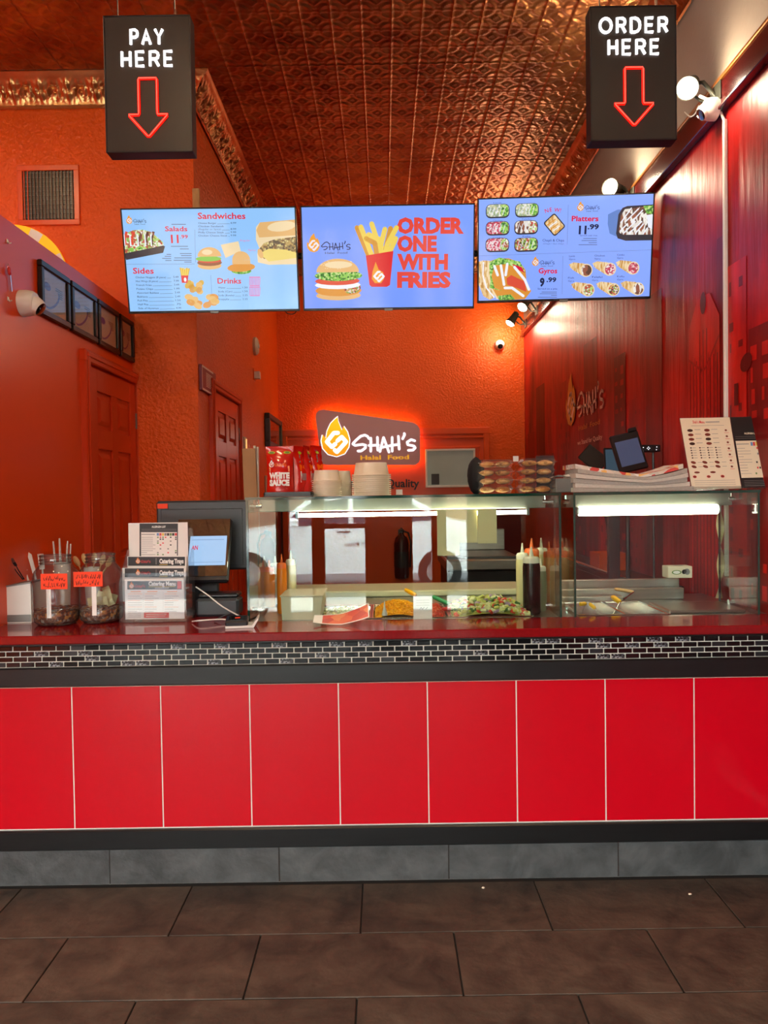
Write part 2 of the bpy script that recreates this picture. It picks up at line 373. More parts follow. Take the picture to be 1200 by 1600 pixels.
def slate(name, dark, light, rough=0.5, scale=6.0, rnd=0.25):
    m, nt, n, l, b = new_mat(name); co0 = n.new('ShaderNodeTexCoord'); oi = n.new('ShaderNodeObjectInfo')
    ad = n.new('ShaderNodeVectorMath'); ad.operation = 'MULTIPLY_ADD'; cb = n.new('ShaderNodeCombineXYZ')
    for i in range(3): l.new(oi.outputs['Random'], cb.inputs[i])
    l.new(cb.outputs[0], ad.inputs[0]); ad.inputs[1].default_value = (37, 53, 71); l.new(co0.outputs['Object'], ad.inputs[2])
    t = n.new('ShaderNodeTexNoise'); t.inputs['Scale'].default_value = scale; t.inputs['Detail'].default_value = 9; t.inputs['Roughness'].default_value = .62; t.inputs['Distortion'].default_value = .5; l.new(ad.outputs[0], t.inputs['Vector'])
    r = n.new('ShaderNodeValToRGB'); r.color_ramp.elements[0].position = .32; r.color_ramp.elements[1].position = .70; r.color_ramp.elements[0].color = lin(dark); r.color_ramp.elements[1].color = lin(light)
    l.new(t.outputs['Fac'], r.inputs[0])
    hv = n.new('ShaderNodeHueSaturation'); mr = n.new('ShaderNodeMapRange'); mr.inputs['To Min'].default_value = 1 - rnd; mr.inputs['To Max'].default_value = 1 + rnd
    l.new(oi.outputs['Random'], mr.inputs[0]); l.new(mr.outputs[0], hv.inputs['Value']); l.new(r.outputs[0], hv.inputs['Color']); l.new(hv.outputs[0], b.inputs['Base Color'])
    b.inputs['Roughness'].default_value = rough
    t2 = n.new('ShaderNodeTexNoise'); t2.inputs['Scale'].default_value = scale * 3; t2.inputs['Detail'].default_value = 8; l.new(ad.outputs[0], t2.inputs['Vector'])
    bp = n.new('ShaderNodeBump'); bp.inputs['Strength'].default_value = .6; bp.inputs['Distance'].default_value = .006; l.new(t2.outputs['Fac'], bp.inputs['Height']); l.new(bp.outputs[0], b.inputs['Normal'])
slate('floor_slate', '30271f', '594a3c', rough=0.6, rnd=0.08, scale=7.5); slate('base_slate', '353737', '565858', rough=0.5, rnd=0.05, scale=9.0)
def tile_red():
    """glossy red tile with faint embossed arrow-feather lines"""
    m, nt, n, l, b = new_mat('red_tile_glaze'); b.inputs['Base Color'].default_value = lin('c60018'); b.inputs['Roughness'].default_value = .2; b.inputs['Specular IOR Level'].default_value = .5
    tc = n.new('ShaderNodeTexCoord'); sp = n.new('ShaderNodeSeparateXYZ'); l.new(tc.outputs['Object'], sp.inputs[0])
    def mth(op, a, b_=None, c_=None):
        x = n.new('ShaderNodeMath'); x.operation = op
        for i, q in enumerate((a, b_, c_)):
            if q is None: continue
            if isinstance(q, (int, float)): x.inputs[i].default_value = q
            else: l.new(q, x.inputs[i])
        return x.outputs[0]
    u = mth('MULTIPLY', sp.outputs[0], 1 / 0.0392); fr = mth('FRACT', mth('ADD', u, 100.0)); col = mth('FLOOR', mth('ADD', u, 100.0))
    dr = mth('SUBTRACT', mth('MULTIPLY', mth('MODULO', col, 2.0), 2.0), 1.0)
    v = mth('ADD', mth('MULTIPLY', sp.outputs[2], 1 / 0.075), mth('MULTIPLY', mth('MULTIPLY', dr, fr), 0.55)); fv = mth('FRACT', mth('ADD', v, 50.0))
    line = lambda x, c0, wd: mth('LESS_THAN', mth('ABSOLUTE', mth('SUBTRACT', x, c0)), wd)
    h = mth('MAXIMUM', mth('MAXIMUM', line(fv, .5, .03), line(fv, .68, .03)), line(fr, 0.5, .035))
    nz = n.new('ShaderNodeTexNoise'); nz.inputs['Scale'].default_value = 9; l.new(tc.outputs['Object'], nz.inputs['Vector'])
    h2 = mth('ADD', mth('MULTIPLY', h, .55), mth('MULTIPLY', nz.outputs['Fac'], .06))
    bp = n.new('ShaderNodeBump'); bp.inputs['Strength'].default_value = .22; bp.inputs['Distance'].default_value = .0016; l.new(h2, bp.inputs['Height']); l.new(bp.outputs[0], b.inputs['Normal'])
tile_red()
mat('countertop_red', '821014', rough=0.10, var=0.10, vscale=90, spec=0.6)
mat('mosaic_black', '0b0c0e', rough=0.10); mat('mosaic_charcoal', '1d1f22', rough=0.3); speckle('mosaic_silver', ['15161a', '3a3c40', '8a8c90', '202226'], 160, rough=0.25)
glass('clear_glass', 'f2f6f4', ior=1.5); glass('case_glass', 'f0f6f3', ior=1.58); mat('glass_edge', '0f3b30', rough=0.08, spec=0.8)
glass('jar_glass', 'eef1f0', ior=1.6, haze=0.025, edge='6a6a66'); glass('acrylic', 'f4f6f8', ior=1.4, haze=0.02); glass('clamshell', 'f6f2ee', ior=1.45, haze=0.04)
# ------------------------------------------------------------------ room shell
XR, XL, XP, YB, YV, ZC = 1.46, -3.0, -1.45, 5.05, 1.73, 3.77
XRC = -1.07                                                     # recess wall
ROOM = {}
o = MB().box(XL, STORE_Y, -0.06, XR, YB, -0.008, 'floor_grout').obj('floor'); struct(o, 'dark brown slate-look tiled floor'); ROOM['floor'] = o
me = MB().box(-.2985, -.1465, -.012, .2985, .1465, 0, 'floor_slate', ch=.0015).mesh('floor_tile')
y1 = -0.0155; row = 0
while y1 > STORE_Y:
    yc = y1 - .148; k0 = -.695 if row % 2 == 0 else -.404
    x = k0 - 6 * .6017
    while x < XR:
        a, b = max(x, XL), min(x + .6017, XR)
        if b - a > .05:
            if b - a > .6: t = bpy.data.objects.new('floor_tile', me)
            else: t = bpy.data.objects.new('floor_tile', MB().box(-(b - a) / 2 + .002, -.1465, -.012, (b - a) / 2 - .002, .1465, 0, 'floor_slate', ch=.0015).mesh('floor_tile'))
            C.objects.link(t); t.location = ((a + b) / 2, yc, random.uniform(-.0006, 0)); t.parent = o
        x += .6017
    y1 -= .2965; row += 1
def wall(name, x0, y0, z0, x1, y1, z1, m, label=None): return struct(MB().box(x0, y0, z0, x1, y1, z1, m).obj(name), label)
wall('wall_back', XRC, YB, 0, XR, YB + .1, ZC, 'orange_stucco', 'textured orange back wall')
wall('wall_recess', XRC - .1, YV + .1, 0, XRC, YB, ZC, 'orange_stucco', 'textured orange side wall running back behind the counter')
wall('wall_vent', XL, YV, 0, XRC, YV + .1, ZC, 'orange_stucco', 'orange wall with the air vent')
wall('wall_partition', XP - .09, -.06, 0, XP, YV, 2.46, 'orange_gloss', 'low orange partition wall beside the counter')
wr = wall('wall_right', XR, STORE_Y, 0, XR + .1, YB, 2.98, 'mural_vinyl', 'dark red skyline mural wall')
wall('wall_upper_right', XR, STORE_Y, 2.98, XR + .1, YB, ZC, 'grey_plaster', 'grey plaster band above the mural')
wall('wall_left', XL - .1, STORE_Y, 0, XL, YV, ZC, 'orange_paint')
wall('wall_wainscot', XRC + .001, YB - .012, 0, XR - .001, YB, 1.235, 'maroon_paint', 'maroon lower part of the back wall')
wall('wall_wainscot_side', XRC, YV + .1, 0, XRC + .012, YB - .013, 1.22, 'maroon_paint')
cl = wall('ceiling', XL, STORE_Y, ZC + .012, XR, YB, ZC + .08, 'copper_tin', 'embossed copper tin ceiling')
# stamped ceiling panels, four by eight squares each
CELL = .1524
def hgt(x, y):
    a, b = (x / CELL) % 1.0, (y / CELL) % 1.0
    ex, ey = min(a, 1 - a), min(b, 1 - b)
    h = 0.0
    h += .006 * max(0, 1 - ex / .035) + .0035 * max(0, 1 - ey / .028)
    rc = math.hypot(ex, ey)
    h += .0075 * math.exp(-((rc - .36) / .032) ** 2) + .0045 * math.exp(-((rc - .26) / .026) ** 2)
    cx, cy = a - .5, b - .5; dm = abs(cx) + abs(cy)
    h += .007 * math.exp(-((dm - .17) / .03) ** 2) + .006 * max(0, 1 - dm / .08)
    h += .004 * math.exp(-((math.hypot(abs(cx) - .0, abs(cy) - .33)) / .05) ** 2) + .004 * math.exp(-((math.hypot(abs(cx) - .33, abs(cy))) / .05) ** 2)
    return h
PW, PD = CELL * 4, CELL * 8
pm = MB().grid(lambda u, v: (-PW / 2 + .0012 + u * (PW - .0024), -PD / 2 + .0015 + v * (PD - .003), -hgt(u * PW, v * PD)), 4 * 18, 8 * 18, 'copper_tin').mesh('ceiling_panel', 60)
for j in range(-4, 4):
    for i in range(-5, 3):
        xc, yc = .075 + PW / 2 + i * PW, 1.60 + PD / 2 + (j - 1) * PD - .0
        if xc + PW / 2 < (XRC if yc > YV + .3 else XL) + .02: continue
        if xc - PW / 2 > XR or yc - PD / 2 > YB: continue
        t = bpy.data.objects.new('ceiling_panel', pm); C.objects.link(t); t.location = (xc, yc, ZC); t.parent = cl
# stamped cornice, swept along the walls
def cornice(name, p0, ang, length, m0, m1, m, H=.16, P=.12):
    prof = []
    for k in range(25):
        v = k / 24
        if v < .12: p, z = .012 + .010 * math.sin(v / .12 * math.pi), v * H
        elif v > .86: p, z = P * .86 + P * .14 * (v - .86) / .14 + .008 * abs(math.sin((v - .86) / .14 * 2 * math.pi)), v * H
        else:
            t = (v - .12) / .74; p, z = .014 + (P * .86 - .014) * (1 - math.cos(t * math.pi / 2)) * .75 + (P * .86 - .014) * .25 * t, v * H
        prof.append((p, z, v))
    per = .155; nu = max(8, int(length / .0065))
    def fn(u, vv):
        p, z, v = prof[round(vv * 24)]
        s0, s1 = -m0 * p, length + m1 * p; s = s0 + (s1 - s0) * u; q = (s / per) % 1.0
        if .14 < v < .84:
            e = math.sin((v - .14) / .70 * math.pi)
            r = .5 + .5 * math.cos(2 * math.pi * q)
            sc = math.cos(2 * math.pi * (math.hypot((q - .5) * 1.6, (v - .42) * 1.9) * 4.2)) 
            an = math.atan2((v - .42) * 1.9, (q - .5) * 1.6); rd_ = math.hypot((q - .5) * 1.6, (v - .42) * 1.9); sp_ = math.cos(2 * math.pi * rd_ * 5.5 - an); lf = math.cos(2 * math.pi * 4 * v + 3 * math.cos(2 * math.pi * q))
            p += e * (.010 * r ** 2 + .006 * sp_ * (1 - r ** 3) + .005 * lf * r + .003 * math.cos(2 * math.pi * q * 5))
            if q < .05 or q > .95: p += .010 * e
        elif v <= .12 and (q < .04): p += .005
        return (s, -p, z)
    o = MB().grid(fn, nu, 24, m).obj(name, smooth=50)
    o.matrix_world = T(p0[0], p0[1], ZC - H, ang); return struct(o)
cornice('trim_1', (XL, YV), 0, XRC - XL, 0, 1, 'gold_tin')
cornice('trim_2', (XRC, YV), math.radians(90), YB - YV, 1, 0, 'copper_tin')
cornice('trim_3', (XRC, YB), 0, XR - XRC, 0, 0, 'copper_tin')
cornice('trim_4', (XR, YB), math.radians(-90), YB + .5, 0, 0, 'copper_tin')
struct(MB().box(XR - .014, STORE_Y, 0, XR, -.02, .16, 'maroon_trim', ch=.004).obj('added_baseboard_right'))  # unseen baseboard added to stop a bright streak reflected in the tiles
# dark beam along the top of the mural; gold upper lip paints in its highlight
t4 = struct(MB().box(XR - .028, STORE_Y, 2.965, XR, YB, 3.075, 'maroon_trim', ch=.006).obj('trim_5'), 'dark maroon rail along the top of the mural')
MB().box(XR - .036, STORE_Y, 3.075, XR, YB, 3.09, 'highlight_gold', ch=.003).obj('highlight_lip', t4)
MB().box(XR - .04, STORE_Y, 2.955, XR, YB, 2.968, 'maroon_trim', ch=.003).obj('lower_lip', t4)
# ------------------------------------------------------------------ storefront behind the camera
mat('store_frame', '2a0f0d', rough=0.4); glass('shop_glass', 'f2f6f4', ior=1.3)
fr = MB(); xs = [XL] + [q for p in OPEN for q in p] + [XR]
for i in range(0, len(xs), 2): fr.box(xs[i], STORE_Y - .12, .0, xs[i + 1], STORE_Y, 2.81, 'store_frame')
fr.box(XL, STORE_Y - .12, 2.81, XR, STORE_Y, ZC, 'store_frame'); fr.box(XL, STORE_Y - .12, 0, XR, STORE_Y, .16, 'store_frame')
struct(fr.obj('wall_front'), 'storefront wall with tall shop windows and an added dark pier')
for i, (a, b) in enumerate(OPEN):
    o = struct(MB().box(a, STORE_Y - .07, .16, b, STORE_Y - .062, 2.81, 'shop_glass').obj('window_%d' % (i + 2)), 'tall clear shop window pane')
    if i == 3:
        c = Canvas(T(0, STORE_Y - .0705, 0)); mat('decal_grey', '2c2c30', rough=.6); c.text('Hours', -.40, 1.02, .03, 'decal_grey', 1); c.text('Sun', -.42, .925, .03, 'decal_grey', 1); c.text('ORDER O', -.42, .83, .036, 'decal_grey', 1, .02, .215); c.text('www.', -.42, .77, .022, 'decal_grey', 1)
        c.obj('window_lettering', o, mw=T(0, STORE_Y - .0705, 0))
    if i == 3: MB().box(a, STORE_Y - .08, 1.02, b, STORE_Y - .03, 1.07, 'store_frame').obj('push_bar', o)
# street outside
mat('asphalt', '55565a', rough=0.9, var=0.15, vscale=12); mat('pavement', 'b9b4aa', rough=0.9, var=0.1, vscale=4); mat('brick_far', '8a6a55', rough=0.9, var=0.2, vscale=3)
struct(MB().box(-14, -26, -.25, 14, -7.1, -.13, 'asphalt').obj('street'), 'asphalt street outside the shop'); struct(MB().box(-14, -7.1, -.25, 14, STORE_Y - .13, -.02, 'pavement').obj('sidewalk'), 'pale concrete sidewalk')
struct(MB().box(-14, -27, -.2, 14, -26, 7, 'brick_far').obj('wall_street'))
# ------------------------------------------------------------------ doors
def six_panel(name, wd, ht, mw, label, hinge_side=1):
    d = MB(); P = 'door_paint'; st = wd * .135; rails = [(0, .20), (.92, 1.05), (ht - .40, ht - .30), (ht - .11, ht)]
    d.box(0, -.004, 0, wd, .02, ht, P)
    d.box(0, -.016, 0, st, -.003, ht, P, ch=.002); d.box(wd - st, -.016, 0, wd, -.003, ht, P, ch=.002); d.box(wd / 2 - st * .45, -.016, .2, wd / 2 + st * .45, -.003, ht - .11, P, ch=.002)
    for a, b in rails: d.box(st, -.0155, a, wd - st, -.003, b, P, ch=.002)
    o = struct(d.obj(name), label); o.matrix_world = mw
    for (a, b) in ((.20, .92), (1.05, ht - .40), (ht - .30, ht - .11)):
        for x0, x1 in ((st, wd / 2 - st * .45), (wd / 2 + st * .45, wd - st)):
            q = .022; m = MB(); x0_, x1_, a_, b_ = x0 + q, x1 - q, a + q, b - q
            v = [(x0_, -.005, a_), (x1_, -.005, a_), (x1_, -.005, b_), (x0_, -.005, b_), (x0_ + q, -.015, a_ + q), (x1_ - q, -.015, a_ + q), (x1_ - q, -.015, b_ - q), (x0_ + q, -.015, b_ - q)]
            m.add(v, [(4, 5, 6, 7), (0, 1, 5, 4), (1, 2, 6, 5), (2, 3, 7, 6), (3, 0, 4, 7)], P).obj('door_panel', o)
    c = MB(); cw = .06
    for x0, x1 in ((-cw - .012, -.012), (wd + .012, wd + .012 + cw)):
        c.box(x0, -.028, 0, x1, .01, ht + .010 + cw, P, ch=.006); c.box(x0 + .018, -.034, 0, x1 - .012, -.026, ht + .02 + cw * .6, P, ch=.004)
    c.box(-cw - .015, -.030, ht + .012, wd + .015 + cw, .01, ht + .012 + cw, P, ch=.006); c.box(-cw, -.036, ht + .012 + cw * .4, wd + cw, -.026, ht + .012 + cw * .8, P, ch=.004)
    c.obj('door_frame', o)
    hx = wd + .002 if hinge_side > 0 else -.012
    for hz in (ht - .25, ht * .55): MB().box(hx, -.022, hz, hx + .010, -.012, hz + .09, 'dull_steel', ch=.002).obj('hinge', o)
    return o
six_panel('door_1', .66, 2.02, T(XP + .002, 1.055, 0, math.radians(90)), 'orange-red six-panel door in the partition')
six_panel('door_2', .78, 2.03, T(XRC + .002, 2.06, 0, math.radians(90)), 'orange-red six-panel door in the side wall')
# back wall: wide panelled doorway with a small white-framed window
zb = 2.03
d3 = MB(); d3.box(-1.04, YB - .022, 0, 1.09, YB - .0, zb, 'orange_paint')
for a, b, q in ((-1.04, -.98, 0), (1.03, 1.09, 0)): d3.box(a, YB - .05, 0, b, YB - .01, zb, 'orange_paint', ch=.006)
d3.box(-1.045, YB - .052, zb - .06, 1.095, YB - .01, zb + .012, 'orange_paint', ch=.008); d3.box(-1.0, YB - .045, zb - .10, 1.05, YB - .02, zb - .075, 'orange_paint', ch=.006)
d3.box(.36, YB - .036, zb - .20, 1.0, YB - .02, zb - .18, 'orange_paint', ch=.004); d3.box(.98, YB - .036, 1.2, 1.0, YB - .02, zb - .18, 'orange_paint', ch=.004)
o3 = struct(d3.obj('door_3'), 'wide orange panelled doorway in the back wall')
a, b = atY(665, 762, YB - .03), atY(742, 701, YB - .03)
w1 = MB(); fwd = .02
w1.box(a.x, YB - .06, a.z, b.x, YB - .02, a.z + fwd, 'plain_white', ch=.003); w1.box(a.x, YB - .06, b.z - fwd, b.x, YB - .02, b.z, 'plain_white', ch=.003)
w1.box(a.x, YB - .059, a.z, a.x + fwd, YB - .02, b.z, 'plain_white', ch=.003); w1.box(b.x - fwd, YB - .059, a.z, b.x, YB - .02, b.z, 'plain_white', ch=.003)
ow = struct(w1.obj('window_1'), 'small white-framed kitchen window')
mat('frosted_pane', '9aa396', rough=0.12, var=0.06, vscale=3, emit='6a7468', es=.25)  # weak emission puts the lit look into the pane
MB().box(a.x + fwd, YB - .04, a.z + fwd, b.x - fwd, YB - .034, b.z - fwd, 'frosted_pane').obj('pane', ow)
MB().box(a.x + .06, YB - .05, a.z + .03, a.x + .14, YB - .041, a.z + .14, 'black_plastic', ch=.003).obj('latch_box', ow)
# ------------------------------------------------------------------ counter
ct = thing('service_counter', 'long service counter faced with glossy red tiles and a black mosaic band', 'counter', (0, 0, 0))
CX0, CX1 = XP + .0, XR
MB().box(CX0 + .005, .0025, 0, CX1 - .005, .20, .862, 'grout').obj('core', ct); MB().box(CX0 + .005, .0018, .001, CX1 - .005, .0024, .13, 'floor_grout').obj('base_joint', ct)
tm = MB().box(-.1545, 0, -.2510, .1545, .008, .2510, 'red_tile_glaze', ch=.0012).mesh('red_tile')
for k in range(-5, 6):
    x0 = .143 + (k - 0) * .3135; a, b = max(x0, CX0 + .005), min(x0 + .3135, CX1 - .005)
    if b - a < .04: continue
    me = tm if b - a > .31 else MB().box(-(b - a) / 2 + .002, 0, -.2510, (b - a) / 2 - .002, .008, .2510, 'red_tile_glaze', ch=.0012).mesh('red_tile')
    t = bpy.data.objects.new('red_tile', me); C.objects.link(t); t.parent = ct; t.location = ((a + b) / 2, 0, .4545)
bt = MB().box(-.2985, -.0, -.0635, .2985, .012, .0635, 'base_slate', ch=.001).mesh('base_tile')
for k in range(-3, 4):
    x0 = .211 + k * .601; a, b = max(x0, CX0 + .005), min(x0 + .601, CX1 - .005)
    if b - a < .04: continue
    me = bt if b - a > .598 else MB().box(-(b - a) / 2 + .001, 0, -.0635, (b - a) / 2 - .001, .012, .0635, 'base_slate', ch=.001).mesh('base_tile')
    t = bpy.data.objects.new('base_tile', me); C.objects.link(t); t.parent = ct; t.location = ((a + b) / 2, .0, .0645)
MB().box(CX0 + .004, -.012, .1285, CX1 - .004, .014, .199, 'satin_black', ch=.004).obj('lower_rail', ct)
MB().box(CX0 + .004, -.012, .710, CX1 - .004, .014, .778, 'satin_black', ch=.004).obj('upper_rail', ct)
MB().box(CX0 + .004, -.006, .8535, CX1 - .004, .014, .8645, 'satin_black', ch=.002).obj('top_bead', ct)
MB().box(CX0 + .004, .003, .778, CX1 - .004, .014, .8535, 'grout').obj('mosaic_grout', ct)
mw_, mh_ = .0507, .0189
mm = {k: MB().box(-mw_ / 2 + .0022, -.003, -mh_ / 2 + .0017, mw_ / 2 - .0022, .004, mh_ / 2 - .0017, k, ch=.001).mesh('mosaic_tile') for k in ('mosaic_black', 'mosaic_charcoal', 'mosaic_silver')}
for r in range(4):
    x = CX0 + .01 + mw_ / 2 + (mw_ / 2 if r % 2 else 0)
    while x < CX1 - mw_ / 2:
        q = random.random(); k = 'mosaic_silver' if q < .13 else ('mosaic_charcoal' if q < .24 else 'mosaic_black')
        t = bpy.data.objects.new('mosaic_tile', mm[k]); C.objects.link(t); t.parent = ct; t.location = (x, .001, .7785 + mh_ * (r + .5)); x += mw_
# worktop: front slab to the sneeze guard, deeper at the till end
ZT = .896
top = MB(); top.box(CX0 + .003, -.035, .8655, XR - .003, .20, ZT, 'countertop_red', ch=.003); top.box(CX0 + .003, .2, .8655, -.545, .72, ZT, 'countertop_red')
tag(top.obj('countertop'), 'glossy dark red worktop running along the counter', 'countertop')
MB().box(CX0 + .02, .2, 0, -.56, .70, .865, 'satin_black').obj('till_cabinet', ct)
# ------------------------------------------------------------------ stainless food table behind the glass
GY, GZ = .175, 1.365
ft = thing('food_table', 'stainless steel food table with sunken pans behind the sneeze guard', 'food table', (0, 0, 0))
FX0, FX1, FY0, FY1 = -.54, 1.455, .205, .80
PANS = [(-.26, -.06, 'tray'), (-.05, .15, 'corn'), (.16, .245, 'salsa'), (.255, .56, 'salad'), (.74, .92, 'open'), (.93, 1.08, 'open')]
tb = MB(); ZD = .893
px_ = [FX0] + [q for p in PANS for q in p[:2]] + [FX1]
PY0, PY1 = .225, .56
tb.box(FX0, FY0, ZD - .02, FX1, PY0, ZD, 'steel', ch=.002); tb.box(FX0, PY1, ZD - .02, FX1, FY1, ZD, 'steel', ch=.002)
for i in range(0, len(px_), 2): tb.box(px_[i], PY0, ZD - .02, px_[i + 1], PY1, ZD - .0002, 'steel')
tb.box(FX0, FY0, 0, FX1, FY1, ZD - .22, 'steel'); tb.box(FX0, FY1 - .02, ZD - .23, FX1, FY1, ZD - .02, 'steel'); tb.box(FX0, FY0, ZD - .23, FX1, FY0 + .012, ZD - .02, 'steel'); tb.box(FX0, FY0, ZD - .23, FX0 + .012, FY1, ZD - .02, 'steel')
tb.obj('table_body', ft)
pan_i = {}
for a, b, k in PANS:
    p = MB(); q = .012; dz = .12 if k != 'tray' else .05
    p.box(a - .008, PY0 - .008, ZD, b + .008, PY0 + .004, ZD + .006, 'bright_steel', ch=.002); p.box(a - .008, PY1 - .004, ZD, b + .008, PY1 + .008, ZD + .006, 'bright_steel', ch=.002)
    p.box(a - .008, PY0, ZD, a + .004, PY1, ZD + .006, 'bright_steel', ch=.002); p.box(b - .004, PY0, ZD, b + .008, PY1, ZD + .006, 'bright_steel', ch=.002)
    v = [(a, PY0, ZD), (b, PY0, ZD), (b, PY1, ZD), (a, PY1, ZD), (a + q, PY0 + q, ZD - dz), (b - q, PY0 + q, ZD - dz), (b - q, PY1 - q, ZD - dz), (a + q, PY1 - q, ZD - dz)]
    p.add(v, [(4, 5, 6, 7), (0, 1, 5, 4), (1, 2, 6, 5), (2, 3, 7, 6), (3, 0, 4, 7)], 'bright_steel')
    p.obj('pan', ft)
mat('cutting_board', 'd9d2a8', rough=0.5, var=0.04, vscale=12)
tag(MB().box(-.50, .81, .895, .655, 1.10, .925, 'cutting_board', ch=.006).obj('cutting_board'), 'long cream plastic cutting board behind the food pans', 'cutting board')
MB().box(-.52, .80, .78, .70, 1.10, .893, 'steel', ch=.003).obj('board_shelf', ft)
# flat lid and sliding rails on the hot side
tag(MB().box(1.09, .24, ZD + .0005, 1.385, .47, ZD + .014, 'steel', ch=.004).obj('pan_lid'), 'flat stainless lid covering the hot pans', 'pan lid')
rl = thing('serving_rail', 'stainless serving rail with stepped ledges behind the hot pans', 'rail', (0, 0, 0))
for k, (y, z, h) in enumerate(((.575, ZD, .024), (.62, ZD, .05), (.67, ZD, .085))):
    MB().box(.72, y, z + .0005, 1.30 if k else 1.02, y + .035, z + h, 'steel', ch=.003).obj('ledge', rl)
# ------------------------------------------------------------------ food
speckle('corn_kernels', ['f5a80c', 'ffc22a', 'e89406', 'ffb416'], 150, rough=0.35); mat('corn', 'f7ac10', rough=0.35); speckle('salsa_red', ['d8431f', 'e8623a', 'c03318', 'ee8a5a'], 170, rough=0.3, bump=.6)
mat('cucumber', 'bcc060', rough=.4); mat('cucumber_light', 'dcdca0', rough=.4); mat('cucumber_skin', '46682a', rough=.4); mat('tomato', 'd84a30', rough=.35); mat('onion', 'b59ab0', rough=.35)
def heap(name, label, cat, a, b, mats, n, r, h, seed, box=False):
    random.seed(seed); m = MB(); cx, cy = (a + b) / 2, (PY0 + .17)
    base = mats[0]
    m.grid(lambda u, v: (a + .008 + u * (b - a - .016), PY0 + .010 + v * (PY1 - PY0 - .02), ZD - .012 + h * .55 * math.sin(math.pi * min(max(u, .02), .98)) ** .5 * math.sin(math.pi * min(.98, .12 + v * .86)) ** .7), 10, 10, base)
    for i in range(n):
        u, v = random.random(), random.random() ** 1.3
        z = ZD - .010 + h * .55 * math.sin(math.pi * min(max(u, .02), .98)) ** .5 * math.sin(math.pi * min(.98, .12 + v * .86)) ** .7 + random.uniform(0, r)
        x, y = a + .012 + u * (b - a - .024), PY0 + .014 + v * (PY1 - PY0 - .028); mt = random.choice(mats)
        if box: m.box(-r, -r, -r * .5, r, r, r * .5, mt, ch=r * .25, xf=T(x, y, z + r * .4, random.random() * 6, random.uniform(-.8, .8), random.uniform(-.8, .8)))
        else: m.blob((x, y, z), (r, r * .9, r * .7), mt, n=5, k=3, rot=random.random())
    return tag(m.obj(name, smooth=35), label, cat, kind='stuff')
heap('sweet_corn', 'heap of yellow sweet corn kernels in a steel pan', 'corn', -.05, .15, ['corn', 'corn_kernels'], 520, .0055, .10, 3)
heap('tomato_salsa', 'chopped red tomato salsa in a narrow steel pan', 'salsa', .16, .245, ['salsa_red', 'tomato'], 120, .006, .06, 4)
heap('cucumber_salad', 'diced green cucumber and tomato salad in a wide steel pan', 'salad', .255, .56, ['cucumber', 'cucumber_light', 'cucumber_light', 'cucumber', 'cucumber_skin', 'tomato', 'onion'], 330, .011, .095, 5, box=True)
speckle('lettuce_mix', ['d8d8b8', 'b8c890', 'c8a060', '9aa870', 'e6e2d0'], 90, rough=.5, bump=.5)
heap('shredded_lettuce', 'pale shredded lettuce in a shallow steel tray', 'lettuce', -.26, -.06, ['lettuce_mix', 'cucumber_light'], 90, .009, .03, 6)
# ------------------------------------------------------------------ sneeze guards
def sneeze_guard(name, label, x0, x1, yb0, yb1, ytop, tag_fix):
    g = thing(name, label, 'sneeze guard', (0, 0, 0))
    th = .008
    def pane(nm, x0, y0, z0, x1, y1, z1):
        m = MB().box(x0, y0, z0, x1, y1, z1, 'case_glass').obj(nm, g); return m
    pane('front_pane', x0, GY, ZT + .001, x1, GY + th, GZ - .01)
    pane('side_pane', x0, GY + th + .001, ZT + .001, x0 + th, yb0, GZ - .01); pane('side_pane', x1 - th, GY + th + .001, ZT + .001, x1, yb1, GZ - .01)
    pane('top_shelf', x0, GY - .004, GZ - .0095, x1, ytop, GZ)
    s = .0012; E_ = lambda *b_: MB().box(*b_, 'glass_edge').obj('polished_edge', g)
    E_(x0 - .001, GY - .0045 - s, GZ - .010, x1 + .001, GY - .0045, GZ + .0003)
    for x in (x0, x1 - th): E_(x, GY - s * .5, ZT + .001, x + th, GY - .0001, GZ - .01)
    for x, yb in ((x0, yb0), (x1 - th, yb1)): E_(x, yb, ZT + .001, x + th, yb + s, GZ - .01)
    for x, d in ((x0 + th, 1), (x1 - th, -1)):
        for z in (ZT + .02, GZ - .035):
            c = MB(); c.tube([(x, GY + .19, z), (x + d * .022, GY + .19, z)], .011, 'bright_steel', 10); c.tube([(x + d * .011, GY + .19, z), (x + d * .011, GY + .19, z + (.024 if z > 1 else -.018))], .006, 'bright_steel', 8)
            c.obj('clamp', g, smooth=40)
    return g
sneeze_guard('sneeze_guard', 'clear glass sneeze guard over the corn and salad pans', -.517, .662, .95, .95, .52, 0)
sneeze_guard('sneeze_guard', 'clear glass sneeze guard over the hot pans beside the mural', .708, 1.405, .50, .50, .52, 0)
mat('led_white', 'ffffff', emit='fff6dc', es=20.0); mat('led_slim', 'ffffff', emit='fff6dc', es=42.0); mat('lamp_housing', '8f9186', rough=0.45, metal=.6)
def case_light(name, label, x0, x1, xl0, xl1, r):
    t = thing(name, label, 'light', (0, 0, 0))
    MB().box(x0, .36, 1.305, x1, .47, 1.3555, 'lamp_housing', ch=.003).obj('housing', t)
    MB().tube([(xl0, .352, 1.290), (xl1, .352, 1.290)], r, 'led_slim' if r < .01 else 'led_white', 12).obj('tube', t, smooth=50)
    for x in (xl0 - .012, xl1): MB().box(x, .34, 1.278, x + .012, .366, 1.306, 'dull_steel', ch=.002).obj('holder', t)
case_light('strip_light', 'slim strip light under the shelf of the salad sneeze guard', -.50, .645, -.34, .565, .0075)
case_light('strip_light', 'thick glowing tube light over the hot pans', .725, 1.39, .775, 1.325, .019)
